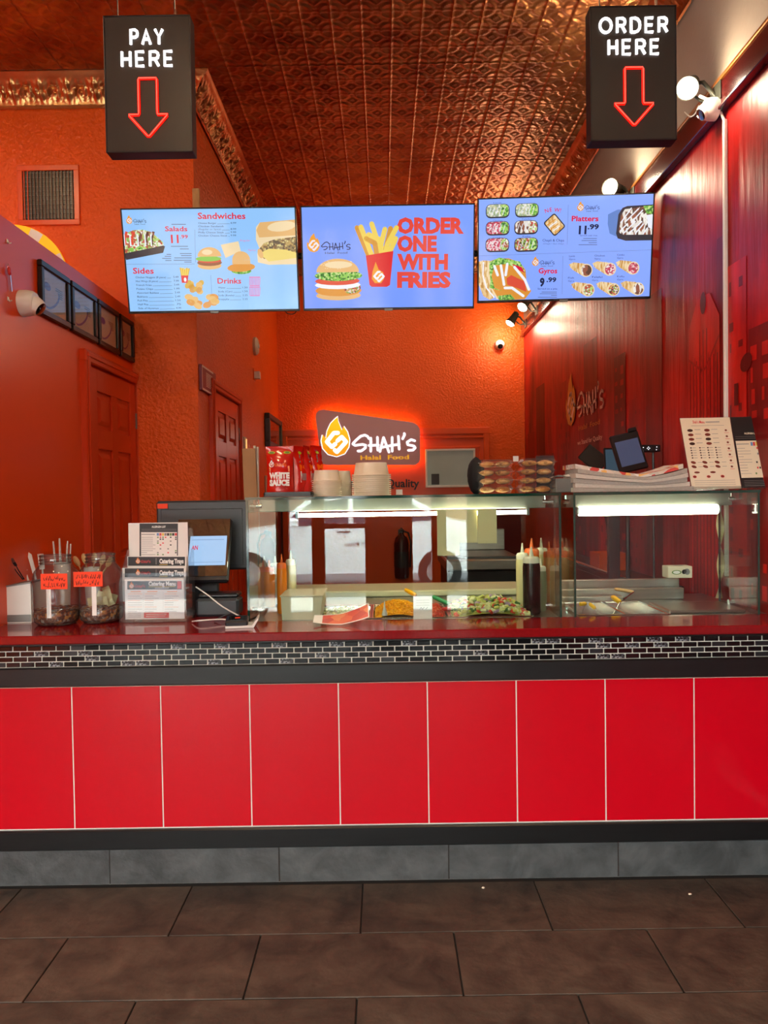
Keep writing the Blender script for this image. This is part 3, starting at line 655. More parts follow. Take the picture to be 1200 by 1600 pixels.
# ------------------------------------------------------------------ menu screens hung from the ceiling
def emis(name, col, es=1.0, rough=.12): return mat(name, '050505', rough=rough, emit=col, es=es)
def screen_mat(name, c0, c1, es):
    m, nt, n, l, b = new_mat(name); b.inputs['Base Color'].default_value = (.004, .004, .005, 1); b.inputs['Roughness'].default_value = .10
    tc = n.new('ShaderNodeTexCoord'); sp = n.new('ShaderNodeSeparateXYZ'); l.new(tc.outputs['Object'], sp.inputs[0])
    mr = n.new('ShaderNodeMapRange'); mr.inputs['From Min'].default_value = -.3; mr.inputs['From Max'].default_value = .3; l.new(sp.outputs[2], mr.inputs[0])
    r = n.new('ShaderNodeValToRGB'); r.color_ramp.elements[0].color = lin(c0); r.color_ramp.elements[1].color = lin(c1); l.new(mr.outputs[0], r.inputs[0])
    l.new(r.outputs[0], b.inputs['Emission Color']); b.inputs['Emission Strength'].default_value = es; return m
screen_mat('screen_pale_blue', '92c0f2', '8cbcee', 1.05); screen_mat('screen_blue', '6f92f2', '7a9cf6', 1.05); screen_mat('screen_periwinkle', '7f9ef8', '8aa8fa', 1.05)
for nm, c in dict(ink_navy='20284a', ink_grey='5a6a86', ink_red='e0203c', ink_pink='e878b8', ink_white='f4f6ff', pic_bun='e8b878', pic_bun_light='f4dcb0', pic_patty='9a5a3a', pic_lettuce='86c850', pic_cheese='f0d878', pic_tomato='e0523c', pic_tray='3c3a40', pic_fry='f2d460', pic_fry_dark='d8ac3c', pic_cup='e02a30', pic_nugget='d89a40', pic_nugget_light='e8b868', pic_flame='f0a030', pic_emblem='f0e8f0', pic_onion='d85a9a', pic_chicken='e0963a', pic_shadow='6a8cd0', pic_redtext='e8483c', pic_gyro='ecd0a0', pic_line='6f86b8').items(): emis(nm, c, .9)
speckle('pic_salad', ['f0f0e0', 'b8d878', '8ab858', 'a86848', 'd8e0c0', 'c84a40'], 110, emit=.9); speckle('pic_meat', ['7a4a3a', 'e8e0d8', '9a5a44', '5a3a30', 'f4f0e8'], 90, emit=.9, stretch=(1, 1, .45))
speckle('pic_rice', ['c8c8a0', 'a0b888', 'e0e0d0', '9aa890', 'f0f0e8'], 120, emit=.9); speckle('pic_pink', ['d84a6a', 'f0c0c8', 'a83a50', 'f4e8e4', 'c8485a'], 150, emit=.9); speckle('pic_green', ['6ab040', '9ad060', '3a7830', 'c8e090'], 110, emit=.9); speckle('pic_mixed', ['5a3a30', 'e8e0d8', 'c84a40', '88b050', 'd8b070'], 140, emit=.9); speckle('pic_steak', ['8a6a48', 'c8a868', '6a5a48', 'e0d090', 'a08a60'], 100, emit=.9)
speckle('pic_bread', ['ecc890', 'd8a860', 'f4dcb0', 'c89048'], 60, emit=.9, stretch=(3, 1, .6))
TVS = [((-.9449, 1.5903, 2.6917), .0224, .1843, -.0063), ((.0437, 1.5825, 2.69), -.0184, .1662, .0055), ((1.0279, 1.5699, 2.7218), -.052, .157, .0015)]
RAIL_Y, RAIL_Z = 1.56, 2.70
rail = thing('screen_rail', 'black rail behind the menu screens carrying all three', 'rail', T(0, RAIL_Y, RAIL_Z))
MB().tube([(-1.40, 0, 0), (XR - .002, 0, 0)], .019, 'black_plastic', 10).obj('pipe', rail, smooth=40)
for x_ in (-1.36, -1.12): MB().tube([(x_, 0, 0), (x_, YV - RAIL_Y - .001, 0)], .014, 'black_plastic', 8).obj('bracket', rail, smooth=40)
TW, TH, TS = .965 * .95, .56 * .95, .95
def make_tv(i, label, smat):
    c, yaw, pit, rol = TVS[i]; c = CAM + (Vector(c) - CAM) * TS
    mw = Matrix.Translation(c) @ Matrix.Rotation(yaw, 4, 'Z') @ Matrix.Rotation(pit, 4, 'X') @ Matrix.Rotation(rol, 4, 'Y')
    t = thing('menu_screen', label, 'screen', mw, 'menu screens above the counter')
    b = MB(); e = .007
    b.box(-TW / 2, .004, -TH / 2, TW / 2, .03, TH / 2, 'black_plastic', ch=.004); b.box(-TW * .36, .028, -TH * .42, TW * .36, .06, TH * .1, 'black_plastic', ch=.01)
    for x0, z0, x1, z1 in ((-TW / 2, -TH / 2, TW / 2, -TH / 2 + e * 1.6), (-TW / 2, TH / 2 - e, TW / 2, TH / 2), (-TW / 2, -TH / 2, -TW / 2 + e, TH / 2), (TW / 2 - e, -TH / 2, TW / 2, TH / 2)): b.box(x0, -.004, z0, x1, .008, z1, 'black_plastic', ch=.001)
    b.obj('casing', t)
    s = MB().box(-TW / 2 + e, -.0005, -TH / 2 + e * 1.6, TW / 2 - e, .004, TH / 2 - e, smat).obj('display', t)
    MB().box(-.022, -.006, -TH / 2 - .006, .022, .002, -TH / 2 + .006, 'dull_steel', ch=.001).obj('maker_badge', t)
    # arm to the rail
    h = MB(); inv = mw.inverted(); arm = inv @ Vector((c.x, RAIL_Y, RAIL_Z))
    h.box(-.12, .06, -.12, .12, .068, .08, 'black_plastic', ch=.003); h.tube([(0, .066, arm.z), (0, arm.y - .02, arm.z)], .02, 'black_plastic', 8); h.obj('mount', t, smooth=40)
    return s, Canvas(mw)
# ---- left screen
s, c = make_tv(0, 'left menu screen listing salads, sandwiches, sides and drinks on pale blue', 'screen_pale_blue')
s.parent['label'] = 'pale blue menu screen listing salads, sandwiches, sides and drinks'
q = lambda x, y: (180 + x / 4, 310 + y / 4)
def tq(t, x0, y, x1, cap, m='ink_navy', bold=0.0, L=2):
    a, b = q(x0, y), q(x1, y); c.tpx(t, a[0], a[1], b[0], cap / 4, m, L, bold)
def pq(pts, m, L=1): c.ppx([q(*p) for p in pts], m, L)
def eq(x, y, rx, ry, m, L=1, rot=0.0, **k): a = q(x, y); c.epx(a[0], a[1], rx / 4, ry / 4, m, L, rot, **k)
def sq(pts, w, m, L=1, rnd=False): c.spx([q(*p) for p in pts], w / 4, m, L, rnd)
def lg(x, y, k, sub=True):       # small logo, flame tip at x,y
    a = c.uv(*q(x, y)); logo(c, a[0], a[1], k / 4 * c.k(*q(x, y)), 'pic_flame', 'pic_emblem', 'ink_navy', 2, sw=18, sub='ink_grey' if sub else None)
lg(88, 105, .125)
pq([(50, 285), (60, 240), (75, 215), (110, 200), (170, 195), (225, 210), (260, 240), (300, 275), (305, 305), (270, 320), (62, 350)], 'pic_salad', 1)
for x in (72, 118, 165, 205, 240): sq([(x, 208), (x - 12, 250), (x - 8, 290)], 16, 'pic_tomato' if x < 130 else 'pic_meat', 2)
for x in (55, 92, 140, 185, 222): sq([(x, 225), (x + 6, 300)], 8, 'ink_white', 3)
pq([(55, 345), (300, 295), (312, 300), (300, 340), (70, 385)], 'pic_tray', 3)
eq(100, 320, 18, 12, 'pic_lettuce', 3); eq(150, 315, 22, 11, 'pic_green', 3)
tq('Salads', 312, 205, 452, 30, 'ink_red', .02); tq('11', 350, 278, 398, 50, 'ink_red', .03); tq('.99', 405, 250, 455, 22, 'ink_red', .02)
for x0, y, x1 in ((352, 162, 442), (348, 300, 455), (405, 316, 460), (322, 350, 350), (405, 345, 478), (310, 362, 350), (412, 358, 478), (294, 375, 350), (370, 372, 478), (314, 388, 352), (366, 387, 478), (432, 398, 478)): sq([(x0, y), (x1, y)], 4, 'ink_grey', 2)
tq('Sandwiches', 517, 128, 815, 38, 'ink_red', .02)
for t, y, x1, pr in (('Cheese Burger', 160, 632, '8.99'), ('Chicken Sandwich', 180, 678, None), ('(Regular or Spicy)', 198, 662, '8.99'), ('Philly Cheese Steak', 218, 680, '9.99'), ('Chicken Cheese Steak', 238, 702, '9.99')):
    tq(t, 520, y, x1, 11, 'ink_grey' if '(' in t else 'ink_navy')
    if pr: sq([(x1 + 6, y), (716, y - 1)], 2, 'ink_grey', 2); tq(pr, 722, y - 1, 756, 11)
tq('Sides', 112, 470, 242, 36, 'ink_red', .02)
for i, (t, x1, pr) in enumerate((('Chicken Nuggets (8 piece)', 318, '5.49'), ('Hot Wings (8 piece)', 268, '7.99'), ('French Fries', 228, '3.49'), ('Potato Chips', 238, '1.99'), ('Assorted Baklava', 274, '3.49'), ('Baklava', 204, '2.49'), ('Full Pita', 204, '1.50'), ('Half Pita', 208, '.75'), ('Side of Hummus', 272, '4.99'))):
    y = 499 + i * 24.2; x0 = 128 + i * 2.2; tq(t, x0, y, x1, 12); sq([(x1 + 6, y), (350 + i * 3, y - 2)], 2, 'ink_grey', 2); tq(pr, 364 + i * 2.2, y - 2, 396 + i * 2.2, 12)
tq('Drinks', 640, 532, 788, 34, 'ink_red', .02)
for i, (t, x1, pr) in enumerate((('Water', 690, '1.50'), ('Soda (Can)', 732, '1.50'), ('Soda (Bottle)', 744, '2.25'), ('Snapple', 712, '2.25'))):
    y = 563 + i * 24; tq(t, 644, y, x1, 11); sq([(x1 + 6, y), (788, y - 1)], 2, 'ink_grey', 2); tq(pr, 796, y - 1, 828, 11)
def burger(x, y, w, h, L=2, fill='pic_patty'):
    eq(x, y + h * .34, w * .5, h * .17, 'pic_bun', L); eq(x, y + h * .2, w * .52, h * .15, fill, L + 1); eq(x, y + h * .1, w * .49, h * .11, 'pic_tomato', L + 2); eq(x - w * .04, y + h * .02, w * .54, h * .12, 'pic_lettuce', L + 3)
    eq(x, y - h * .08, w * .5, h * .42, 'pic_bun', L + 4, a0=0, a1=math.pi, n=12); eq(x - w * .1, y - h * .28, w * .22, h * .12, 'pic_bun_light', L + 5)
burger(590, 375, 150, 135); 
pq([(660, 290), (770, 268), (785, 330), (690, 372)], 'pic_bun_light', 1); eq(790, 455, 62, 18, 'pic_green', 2); eq(788, 432, 88, 26, 'pic_chicken', 3, .05); eq(788, 385, 56, 52, 'pic_bun', 4, a0=0, a1=math.pi, n=12); pq([(732, 385), (844, 385), (846, 412), (732, 412)], 'pic_bun', 4)
pq([(880, 180), (905, 150), (1132, 132), (1136, 412), (960, 415), (892, 400), (888, 345), (905, 320), (880, 260)], 'pic_bun_light', 2); pq([(905, 150), (1132, 132), (1134, 230), (900, 245), (882, 200)], 'pic_bun', 3); eq(1040, 175, 90, 30, 'pic_bun_light', 4, .1)
pq([(890, 330), (930, 280), (1000, 255), (1133, 240), (1135, 350), (1040, 365), (930, 378)], 'pic_steak', 4); pq([(900, 345), (960, 315), (1060, 320), (1134, 340), (1135, 372), (960, 395)], 'pic_cheese', 5); eq(908, 345, 16, 30, 'pic_bun', 6, .3)
def fries(x, y, w, h, L=3, m='pic_cup'):
    random.seed(int(x)); 
    for k in range(9):
        u = -.42 + .84 * k / 8; sq([(x + u * w * .8, y + h * .1), (x + u * w * 1.3, y - h * (.42 + .12 * random.random()))], w * .15, 'pic_fry' if k % 2 else 'pic_fry_dark', L + (k % 2))
    pq([(x - w * .45, y), (x + w * .45, y), (x + w * .34, y + h * .5), (x - w * .34, y + h * .5)], m, L + 2)
fries(435, 482, 52, 92); eq(438, 508, 8, 13, 'ink_white', 6)
random.seed(4)
for k in range(12): eq(500 + random.uniform(-48, 42), 560 + random.uniform(-32, 26), 20, 16, random.choice(['pic_nugget', 'pic_nugget_light', 'pic_fry_dark']), 2 + k % 3, random.random())
for k in range(14): eq(545 + random.uniform(-85, 80), 640 + random.uniform(-25, 32), 28, 19, random.choice(['pic_nugget_light', 'pic_chicken', 'pic_nugget_light']), 2 + k % 3, random.uniform(-.6, .6))
for yy in (490, 552):
    for k in range(8): sq([(842 + k * 9, yy + 4), (840 + k * 9, yy + 54)], 4, 'ink_pink', 2)
    sq([(838, yy + 2), (905, yy + 2)], 5, 'ink_pink', 2); sq([(842, yy + 56), (903, yy + 56)], 5, 'ink_pink', 2)
sq([(64, 412), (498, 410)], 2, 'pic_line'); sq([(498, 195), (502, 400)], 2, 'pic_line'); sq([(598, 480), (604, 600)], 2, 'pic_line')
tq('Regular', 782, 268, 846, 10, 'ink_pink'); tq('Spicy', 832, 328, 880, 10, 'ink_pink')
c.obj('menu_print', s)
# ---- centre screen
s, c = make_tv(1, 'bright blue menu screen advertising one order with fries', 'screen_blue')
q = lambda x, y: (460 + x * 290 / 1200, 310 + y * 290 / 1200)
KQ = 290 / 1200
def tq(t, x0, y, x1, cap, m='ink_navy', bold=0.0, L=2):
    a, b = q(x0, y), q(x1, y); c.tpx(t, a[0], a[1], b[0], cap * KQ, m, L, bold)
def eq(x, y, rx, ry, m, L=1, rot=0.0, **k): a = q(x, y); c.epx(a[0], a[1], rx * KQ, ry * KQ, m, L, rot, **k)
def sq(pts, w, m, L=1, rnd=False): c.spx([q(*p) for p in pts], w * KQ, m, L, rnd)
for t, y, x1 in (('ORDER', 222, 1095), ('ONE', 338, 920), ('WITH', 456, 992), ('FRIES', 572, 1010)): tq(t, 664, y, x1, 92, 'pic_redtext', .055)
a = c.uv(*q(128, 225)); logo(c, a[0], a[1], .28 * KQ * c.k(*q(128, 225)), 'pic_flame', 'pic_emblem', 'ink_navy', 2, sw=20, sub='ink_grey')
pq([(462, 370), (640, 340), (618, 560), (598, 572), (500, 572), (486, 560)], 'pic_cup', 4)
for i, p in enumerate((((405, 190), (480, 370)), ((430, 185), (505, 380)), ((500, 165), (545, 300), (560, 380)), ((465, 260), (520, 290), (535, 380)), ((585, 200), (560, 300), (570, 385)), ((660, 190), (600, 300), (585, 380)), ((622, 195), (590, 330)), ((480, 235), (560, 270)), ((655, 260), (605, 370)))): sq(p, 32, 'pic_fry' if i % 3 else 'pic_nugget', 2 + i % 2 * .5, True)
pq([(525, 410), (545, 460), (575, 480), (580, 520), (560, 548), (520, 548), (500, 520), (505, 475)], 'pic_flame', 5)
for st in EMBLEM: c.stroke([c.uv(*q(545 + (x - 235) * .30, 505 + (y - 415) * .30)) for x, y in st], 13 * KQ * c.k(*q(540, 500)), 'ink_white', 6)
eq(285, 628, 145, 30, 'pic_bun', 2); eq(285, 596, 150, 36, 'pic_chicken', 3); eq(375, 580, 55, 34, 'pic_mixed', 4, .2); eq(280, 560, 148, 26, 'ink_white', 4.5); eq(278, 535, 145, 26, 'pic_tomato', 5); eq(285, 500, 155, 34, 'pic_green', 6)
eq(280, 478, 138, 84, 'pic_bun', 7, a0=0, a1=math.pi, n=14); eq(285, 430, 90, 22, 'pic_bun_light', 8)
random.seed(9)
for k in range(26): eq(280 + random.uniform(-110, 110), 440 + random.uniform(-35, 20), 4, 2.5, 'pic_bun_light', 9, n=6)
c.obj('menu_print', s)
# ---- right screen
s, c = make_tv(2, 'periwinkle menu screen with platters at 11.99 and gyros at 9.99', 'screen_periwinkle')
q = lambda x, y: (740 + x / 4, 290 + y / 4); KQ = .25
def bowl(x, y, w, h, m1, m2, L=2):
    a = c.uv(*q(x, y)); k = .25 * c.k(*q(x, y))
    c.rrect(a[0], a[1], w * k, h * k, h * .35 * k, 'pic_tray', L); c.rrect(a[0], a[1] + 3 * k, (w - 10) * k, (h - 12) * k, h * .3 * k, m1, L + 1)
    c.rrect(a[0] + w * .28 * k, a[1] + 3 * k, w * .34 * k, (h - 14) * k, h * .25 * k, m2, L + 2)
    for j in range(5): sq([(x - w * .38 + j * w * .15, y + h * .28), (x - w * .28 + j * w * .15, y - h * .30)], 3.5, 'ink_white', L + 3)
for x, y, m1, m2 in ((150, 160, 'pic_rice', 'pic_green'), (333, 155, 'pic_rice', 'pic_green'), (150, 268, 'pic_pink', 'pic_green'), (328, 262, 'pic_meat', 'pic_salad'), (148, 372, 'pic_pink', 'pic_salad'), (328, 370, 'pic_mixed', 'pic_green')): bowl(x, y, 148, 84, m1, m2)
tq('Lamb', 124, 112, 175, 8, 'ink_grey'); tq('Chicken', 120, 222, 180, 8, 'ink_grey'); tq('Falafel', 302, 214, 360, 8, 'ink_grey'); tq('Combo', 118, 328, 180, 8, 'ink_grey'); tq('Kefta', 306, 322, 355, 9)
for ch, x, y, r in (('N', 448, 172, .25), ('E', 476, 163, .1), ('W', 502, 163, -.12), ('!', 538, 166, -.25)):
    a = c.uv(*q(x, y)); c.text(ch, a[0], a[1], 24 * .25 * c.k(*q(x, y)), 'ink_red', 3, .01, rot=r)
a = c.uv(*q(505, 245)); k = .25 * c.k(*q(505, 245)); c.rrect(a[0], a[1], 92 * k, 112 * k, 14 * k, 'pic_tray', 2, .72); c.rrect(a[0], a[1], 78 * k, 98 * k, 10 * k, 'pic_bread', 3, .72)
for j in range(5): sq([(455 + j * 14, 265 + j * 11 - 14), (512 + j * 9, 210 + j * 14)], 6, 'ink_white' if j % 2 else 'pic_chicken', 4)
tq('Chapli & Chips', 430, 350, 565, 16); tq('(Chapli + Bun Only)', 434, 368, 562, 9, 'ink_grey')
lg(672, 98, .14); tq('Platters', 612, 222, 780, 32, 'ink_red', .03); tq('11', 656, 302, 704, 50, 'ink_navy', .04); tq('.99', 712, 272, 782, 30, 'ink_navy', .04)
tq('Served over rice', 664, 316, 772, 9)
for x0, y, x1 in ((685, 331, 770), (674, 344, 770), (718, 357, 770), (656, 370, 772)): sq([(x0, y), (x1, y)], 3.5, 'ink_grey', 2)
pq([(840, 180), (900, 150), (930, 150), (895, 320), (850, 300), (838, 240)], 'pic_shadow', 1)
pq([(890, 300), (905, 180), (930, 140), (960, 128), (1128, 118), (1116, 342), (950, 345), (900, 330)], 'pic_tray', 2); pq([(905, 290), (918, 190), (945, 148), (1127, 124), (1118, 306), (930, 308)], 'pic_meat', 3)
pq([(1060, 128), (1127, 124), (1124, 180), (1080, 175)], 'pic_green', 4); pq([(1080, 185), (1123, 178), (1120, 275), (1090, 260)], 'ink_white', 4)
for x0, y0, x1, y1 in ((920, 232, 985, 142), (950, 225, 1030, 145), (985, 230, 1055, 155), (935, 300, 1010, 225), (970, 300, 1050, 225), (915, 285, 960, 240), (1010, 300, 1060, 240), (1060, 300, 1085, 265)): sq([(x0, y0), (x1, y1)], 8, 'ink_white', 5, True)
pq([(25, 478), (60, 468), (100, 470), (130, 700), (100, 715), (60, 690), (24, 600)], 'pic_bread', 2); sq([(62, 478), (58, 560), (80, 640), (130, 700)], 8, 'ink_white', 3); sq([(95, 475), (90, 560), (110, 640), (150, 710)], 10, 'pic_bun_light', 4)
pq([(95, 475), (150, 455), (220, 455), (290, 480), (325, 530), (330, 600), (360, 660), (320, 710), (160, 718), (110, 640)], 'pic_chicken', 3); pq([(95, 480), (160, 450), (290, 475), (325, 545), (290, 520), (200, 490), (130, 500), (105, 590)], 'pic_green', 4); pq([(150, 690), (230, 680), (260, 712), (160, 718)], 'pic_green', 5); pq([(110, 560), (130, 640), (180, 660), (100, 640)], 'pic_green', 5)
pq([(205, 580), (235, 560), (320, 600), (330, 665), (270, 640), (210, 620)], 'pic_tomato', 6); pq([(240, 490), (300, 510), (318, 545), (260, 520)], 'ink_red', 6)
for p in (((170, 500), (190, 620)), ((210, 490), (200, 560)), ((255, 510), (320, 590), (345, 650)), ((195, 640), (240, 640), (310, 690)), ((130, 505), (150, 560))): sq(p, 16, 'ink_white', 7, True)
lg(390, 442, .14); tq('Gyros', 405, 548, 522, 32, 'ink_red', .03); tq('9', 412, 628, 442, 50, 'ink_navy', .05); tq('.99', 455, 602, 516, 28, 'ink_navy', .04)
tq('Served on a pita', 400, 650, 522, 11)
for x0, y, x1 in ((425, 665, 520), (414, 676, 520), (484, 687, 520), (402, 698, 520)): sq([(x0, y), (x1, y)], 3.5, 'ink_grey', 2)
def wrap_pic(x, y, m):
    pq([(x, y - 28), (x + 30, y - 42), (x + 100, y - 34), (x + 80, y + 40), (x + 20, y + 2)], 'pic_bread', 2)
    for j in range(5): sq([(x + 18 + j * 17, y - 38), (x + 8 + j * 18, y - 5 + j * 9)], 4, 'pic_gyro', 3)
    eq(x + 108, y + 8, 40, 40, 'pic_bun_light', 3); eq(x + 110, y + 8, 32, 34, m, 4)
for t, x, y, m in (('Lamb', 595, 522, 'pic_meat'), ('Chicken', 742, 515, 'pic_pink'), ('Combo', 888, 508, 'pic_pink'), ('Fish', 608, 645, 'pic_salad'), ('Falafel', 765, 642, 'pic_mixed'), ('Kefta', 918, 638, 'pic_meat')):
    wrap_pic(x, y, m); X = {'Lamb': 596, 'Chicken': 755, 'Combo': 896, 'Fish': 590, 'Falafel': 740, 'Kefta': 896}[t]; YY = {'Lamb': 446, 'Chicken': 443, 'Combo': 438, 'Fish': 582, 'Falafel': 577, 'Kefta': 573}[t]
    tq(t, X, YY, X + len(t) * 9.2, 11); tq('Gyro', X, YY + 19, X + 38, 10)
sq([(26, 440), (1112, 402)], 2, 'pic_line'); sq([(592, 120), (584, 370)], 2, 'pic_line'); sq([(558, 440), (552, 680)], 2, 'pic_line')
c.obj('menu_print', s)
# ------------------------------------------------------------------ hanging neon boxes
GLY = {'P': [[(0, 0), (0, 1), (.42, 1), (.58, .9), (.62, .74), (.58, .58), (.42, .48), (0, .48)]], 'A': [[(0, 0), (.36, 1), (.72, 0)], [(.14, .34), (.58, .34)]], 'Y': [[(0, 1), (.34, .48), (.68, 1)], [(.34, .48), (.34, 0)]],
       'H': [[(0, 0), (0, 1)], [(.62, 0), (.62, 1)], [(0, .5), (.62, .5)]], 'E': [[(.58, 1), (0, 1), (0, 0), (.58, 0)], [(0, .5), (.52, .5)]], 'R': [[(0, 0), (0, 1), (.42, 1), (.58, .9), (.62, .74), (.58, .58), (.42, .48), (0, .48)], [(.36, .48), (.64, 0)]],
       'O': [[(.45 + .45 * math.cos(math.radians(a)), .5 + .5 * math.sin(math.radians(a))) for a in range(0, 361, 20)]], 'D': [[(0, 0), (0, 1), (.3, 1), (.52, .92), (.66, .74), (.7, .5), (.66, .26), (.52, .08), (.3, 0), (0, 0)]]}
GW = {'P': .62, 'A': .72, 'Y': .68, 'H': .62, 'E': .58, 'R': .64, 'O': .9, 'D': .7}
mat('neon_white', 'ffffff', emit='fdfbff', es=1.5); mat('neon_red', 'ff2010', emit='ff1206', es=1.25); mat('neon_core', 'ff6a58', emit='ff5a48', es=1.6); mat('sign_face', '3a3631', rough=.32, spec=.35); mat('sign_case', '17151a', rough=.35)
def neon_sign(name, label, lines, cx, z0, z1, wd, y, rz):
    t = thing(name, label, 'sign', T(cx, y, z0, rz)); H = z1 - z0; W = wd
    b = MB(); b.box(-W / 2, .004, 0, W / 2, .062, H, 'sign_case', ch=.002)
    for x0, a, x1, d in ((-W / 2, 0, W / 2, .006), (-W / 2, H - .006, W / 2, H), (-W / 2, 0, -W / 2 + .006, H), (W / 2 - .006, 0, W / 2, H)): b.box(x0, 0, a, x1, .006, d, 'sign_case', ch=.001)
    b.obj('light_box', t); f = MB().box(-W / 2 + .006, .002, .006, W / 2 - .006, .006, H - .006, 'sign_face').obj('face_panel', t)
    for txt, tw, zz in lines:
        hh = H * .104; tot = sum(GW[ch] for ch in txt) + .46 * (len(txt) - 1); k = tw / tot; x = -tw / 2
        for ch in txt:
            m = MB()
            for st in GLY[ch]: m.tube([(x + px * k, -.002, zz + pz * hh) for px, pz in st], .0052, 'neon_white', 8); 
            m.obj('letter', t, smooth=50); x += (GW[ch] + .46) * k
    ax = [(-.033, .535), (.033, .535), (.033, .27), (.071, .27), (0, .105), (-.071, .27), (-.033, .27)]
    pts = []
    for (a, z), (a2, z2) in zip(ax, ax[1:] + ax[:1]): pts += [(a + (a2 - a) * u, -.002, (z + (z2 - z) * u) * H) for u in (.04, .5, .96)]
    MB().tube(pts, .0052, 'neon_red', 8, closed=True).obj('arrow', t, smooth=50)
    MB().tube([(p[0], -.0066, p[2]) for p in pts], .0016, 'neon_core', 6, closed=True).obj('arrow_core', t, smooth=50)
    for x in (-W * .36, W * .30): MB().tube([(x, .03, H - .002), (x * 1.02, .03, ZC - z0 + .012)], .0022, 'sign_case', 6).obj('hanging_wire', t)
    MB().tube([(W * .30, .03, H), (W * .30, .03, H + .035)], .005, 'bright_steel', 8).obj('wire_clip', t)
neon_sign('neon_sign', 'black hanging box with neon letters reading PAY HERE and a red arrow', [('PAY', .114, .79 * .483), ('HERE', .180, .63 * .483)], -.824, 2.612, 3.098, .312, .1, .0)
neon_sign('neon_sign', 'black hanging box with neon letters reading ORDER HERE and a red arrow', [('ORDER', .240, .79 * .483), ('HERE', .178, .63 * .483)], .919, 2.628, 3.106, .310, .1, 0)
# ------------------------------------------------------------------ things on the till end of the counter
mat('paper_white', 'efe9e2', rough=.6); mat('paper_cream', 'e8d8bc', rough=.6); mat('print_black', '1c181a', rough=.5); mat('print_grey', '8a8484', rough=.6); mat('print_red', 'd8383c', rough=.5); mat('print_lightgrey', 'b8b0a8', rough=.6); mat('print_orange', 'f0883c', rough=.5); mat('print_green', '6a8a4a', rough=.6); mat('print_blue', '6a8ac0', rough=.6); mat('print_yellow', 'e8c050', rough=.6)
mat('label_orange', 'ff4208', rough=.6); mat('ink', '3a0c04', rough=.7); mat('white_plastic', 'e4dfd6', rough=.35); mat('cream_plastic', 'd8cfae', rough=.35, sub=.2); mat('wood', 'c89a62', rough=.55, var=.12, vscale=30, stretch=(6, 1, 1)); mat('dark_steel', '55585a', rough=.35, metal=.9)
ZS = ZT + .0008
# napkin box with wrapped cutlery on it
p = atY(29, 972, .236); nb = thing('napkin_dispenser', 'white napkin dispenser with a sloped grey top at the counter end', 'dispenser', T(p.x, p.y + .05, ZS))
b = MB(); b.prism([(-.048, .0), (.05, .0), (.05, .152), (-.048, .138)], -.05, .09, 'white_plastic'); b.obj('body', nb)
MB().box(-.046, -.0515, .004, .048, -.049, .032, 'dull_steel', ch=.001).obj('face_plate', nb); MB().prism([(-.05, .138), (.052, .152), (.052, .158), (-.05, .144)], -.053, .093, 'dull_steel').obj('top_cover', nb)
zt = .152
def fork(name, label, cat, mw, m, group, kind='fork', s=1.0):
    o = MB(); o.tube([(0, 0, 0), (0, 0, .07), (0, .004, .10)], [.0042, .0036, .003], m, 6)
    if kind == 'fork':
        o.prism([(-.009, .10), (.009, .10), (.010, .125), (-.010, .125)], .001, .004, m)
        for k in range(4): o.box(-.0098 + k * .0056, .001, .125, -.0068 + k * .0056, .004, .155, m, ch=.0006)
    elif kind == 'spoon': o.blob((0, .003, .125), (.013, .004, .026), m, 8, 5)
    else: o.prism([(-.006, .09), (.006, .09), (.008, .155), (0, .165), (-.006, .15)], .001, .004, m)
    o.v = [(a * s, b * s, z * s) for a, b, z in o.v]
    x = o.obj(name, smooth=40); x.matrix_world = mw; return tag(x, label, cat, group)
bp_ = nb.matrix_world.translation
fork('plastic_fork', 'black plastic fork leaning on the napkin dispenser', 'fork', T(bp_.x - .008, bp_.y + .02, ZS + zt + .008, 0, .35, -.35), 'black_plastic', 'cutlery on the napkin dispenser', 'fork', .62)
fork('plastic_spoon', 'black plastic spoon leaning on the napkin dispenser', 'spoon', T(bp_.x - .018, bp_.y + .03, ZS + zt + .006, 0, .3, -.5), 'black_plastic', 'cutlery on the napkin dispenser', 'spoon', .60)
for k, (dx, an, kd, lb) in enumerate(((-.012, -.35, 'fork', 'white plastic fork propped up behind the napkin dispenser'), (.012, -.25, 'knife', 'white plastic knife propped up behind the napkin dispenser'), (.03, -.1, 'fork', 'white plastic fork standing nearest the coin jar'))):
    fork('plastic_fork' if kd == 'fork' else 'plastic_knife', lb, kd, T(bp_.x + dx, bp_.y + .115, ZS + .075, 0, 0, an), 'white_plastic', 'cutlery on the napkin dispenser', kd, 1.15)
# cutlery cups behind the jars
def cup(name, label, x, y, r, h, m):
    t = MB().lathe([(r * .8, 0), (r, h), (r * .94, h), (r * .76, .004), (0, .004)], m, 20, capb=True).obj(name, smooth=40); t.location = (x, y, ZS); return tag(t, label, 'cup')
p = atZ(76, 960, ZS); cup('cutlery_cup', 'pale cup of drinking straws behind the coin jar', p.x, p.y + .14, .035, .20, 'white_plastic')
for k in range(7):
    a = k * .9; o = MB().tube([(0, 0, 0), (0, 0, .275 + .012 * (k % 3))], .003, 'white_plastic', 6).obj('drinking_straw', smooth=40); o.matrix_world = T(p.x + .017 * math.cos(a), p.y + .14 + .017 * math.sin(a), ZS + .006, 0, .05 * math.sin(a), .08 * math.cos(a)); tag(o, 'white wrapped drinking straw standing in a cup', 'straw', 'straws in the cup')
p = atZ(122, 955, ZS); cup('cutlery_cup', 'pale cup of wooden spoons between the two jars', p.x, p.y + .16, .035, .17, 'white_plastic')
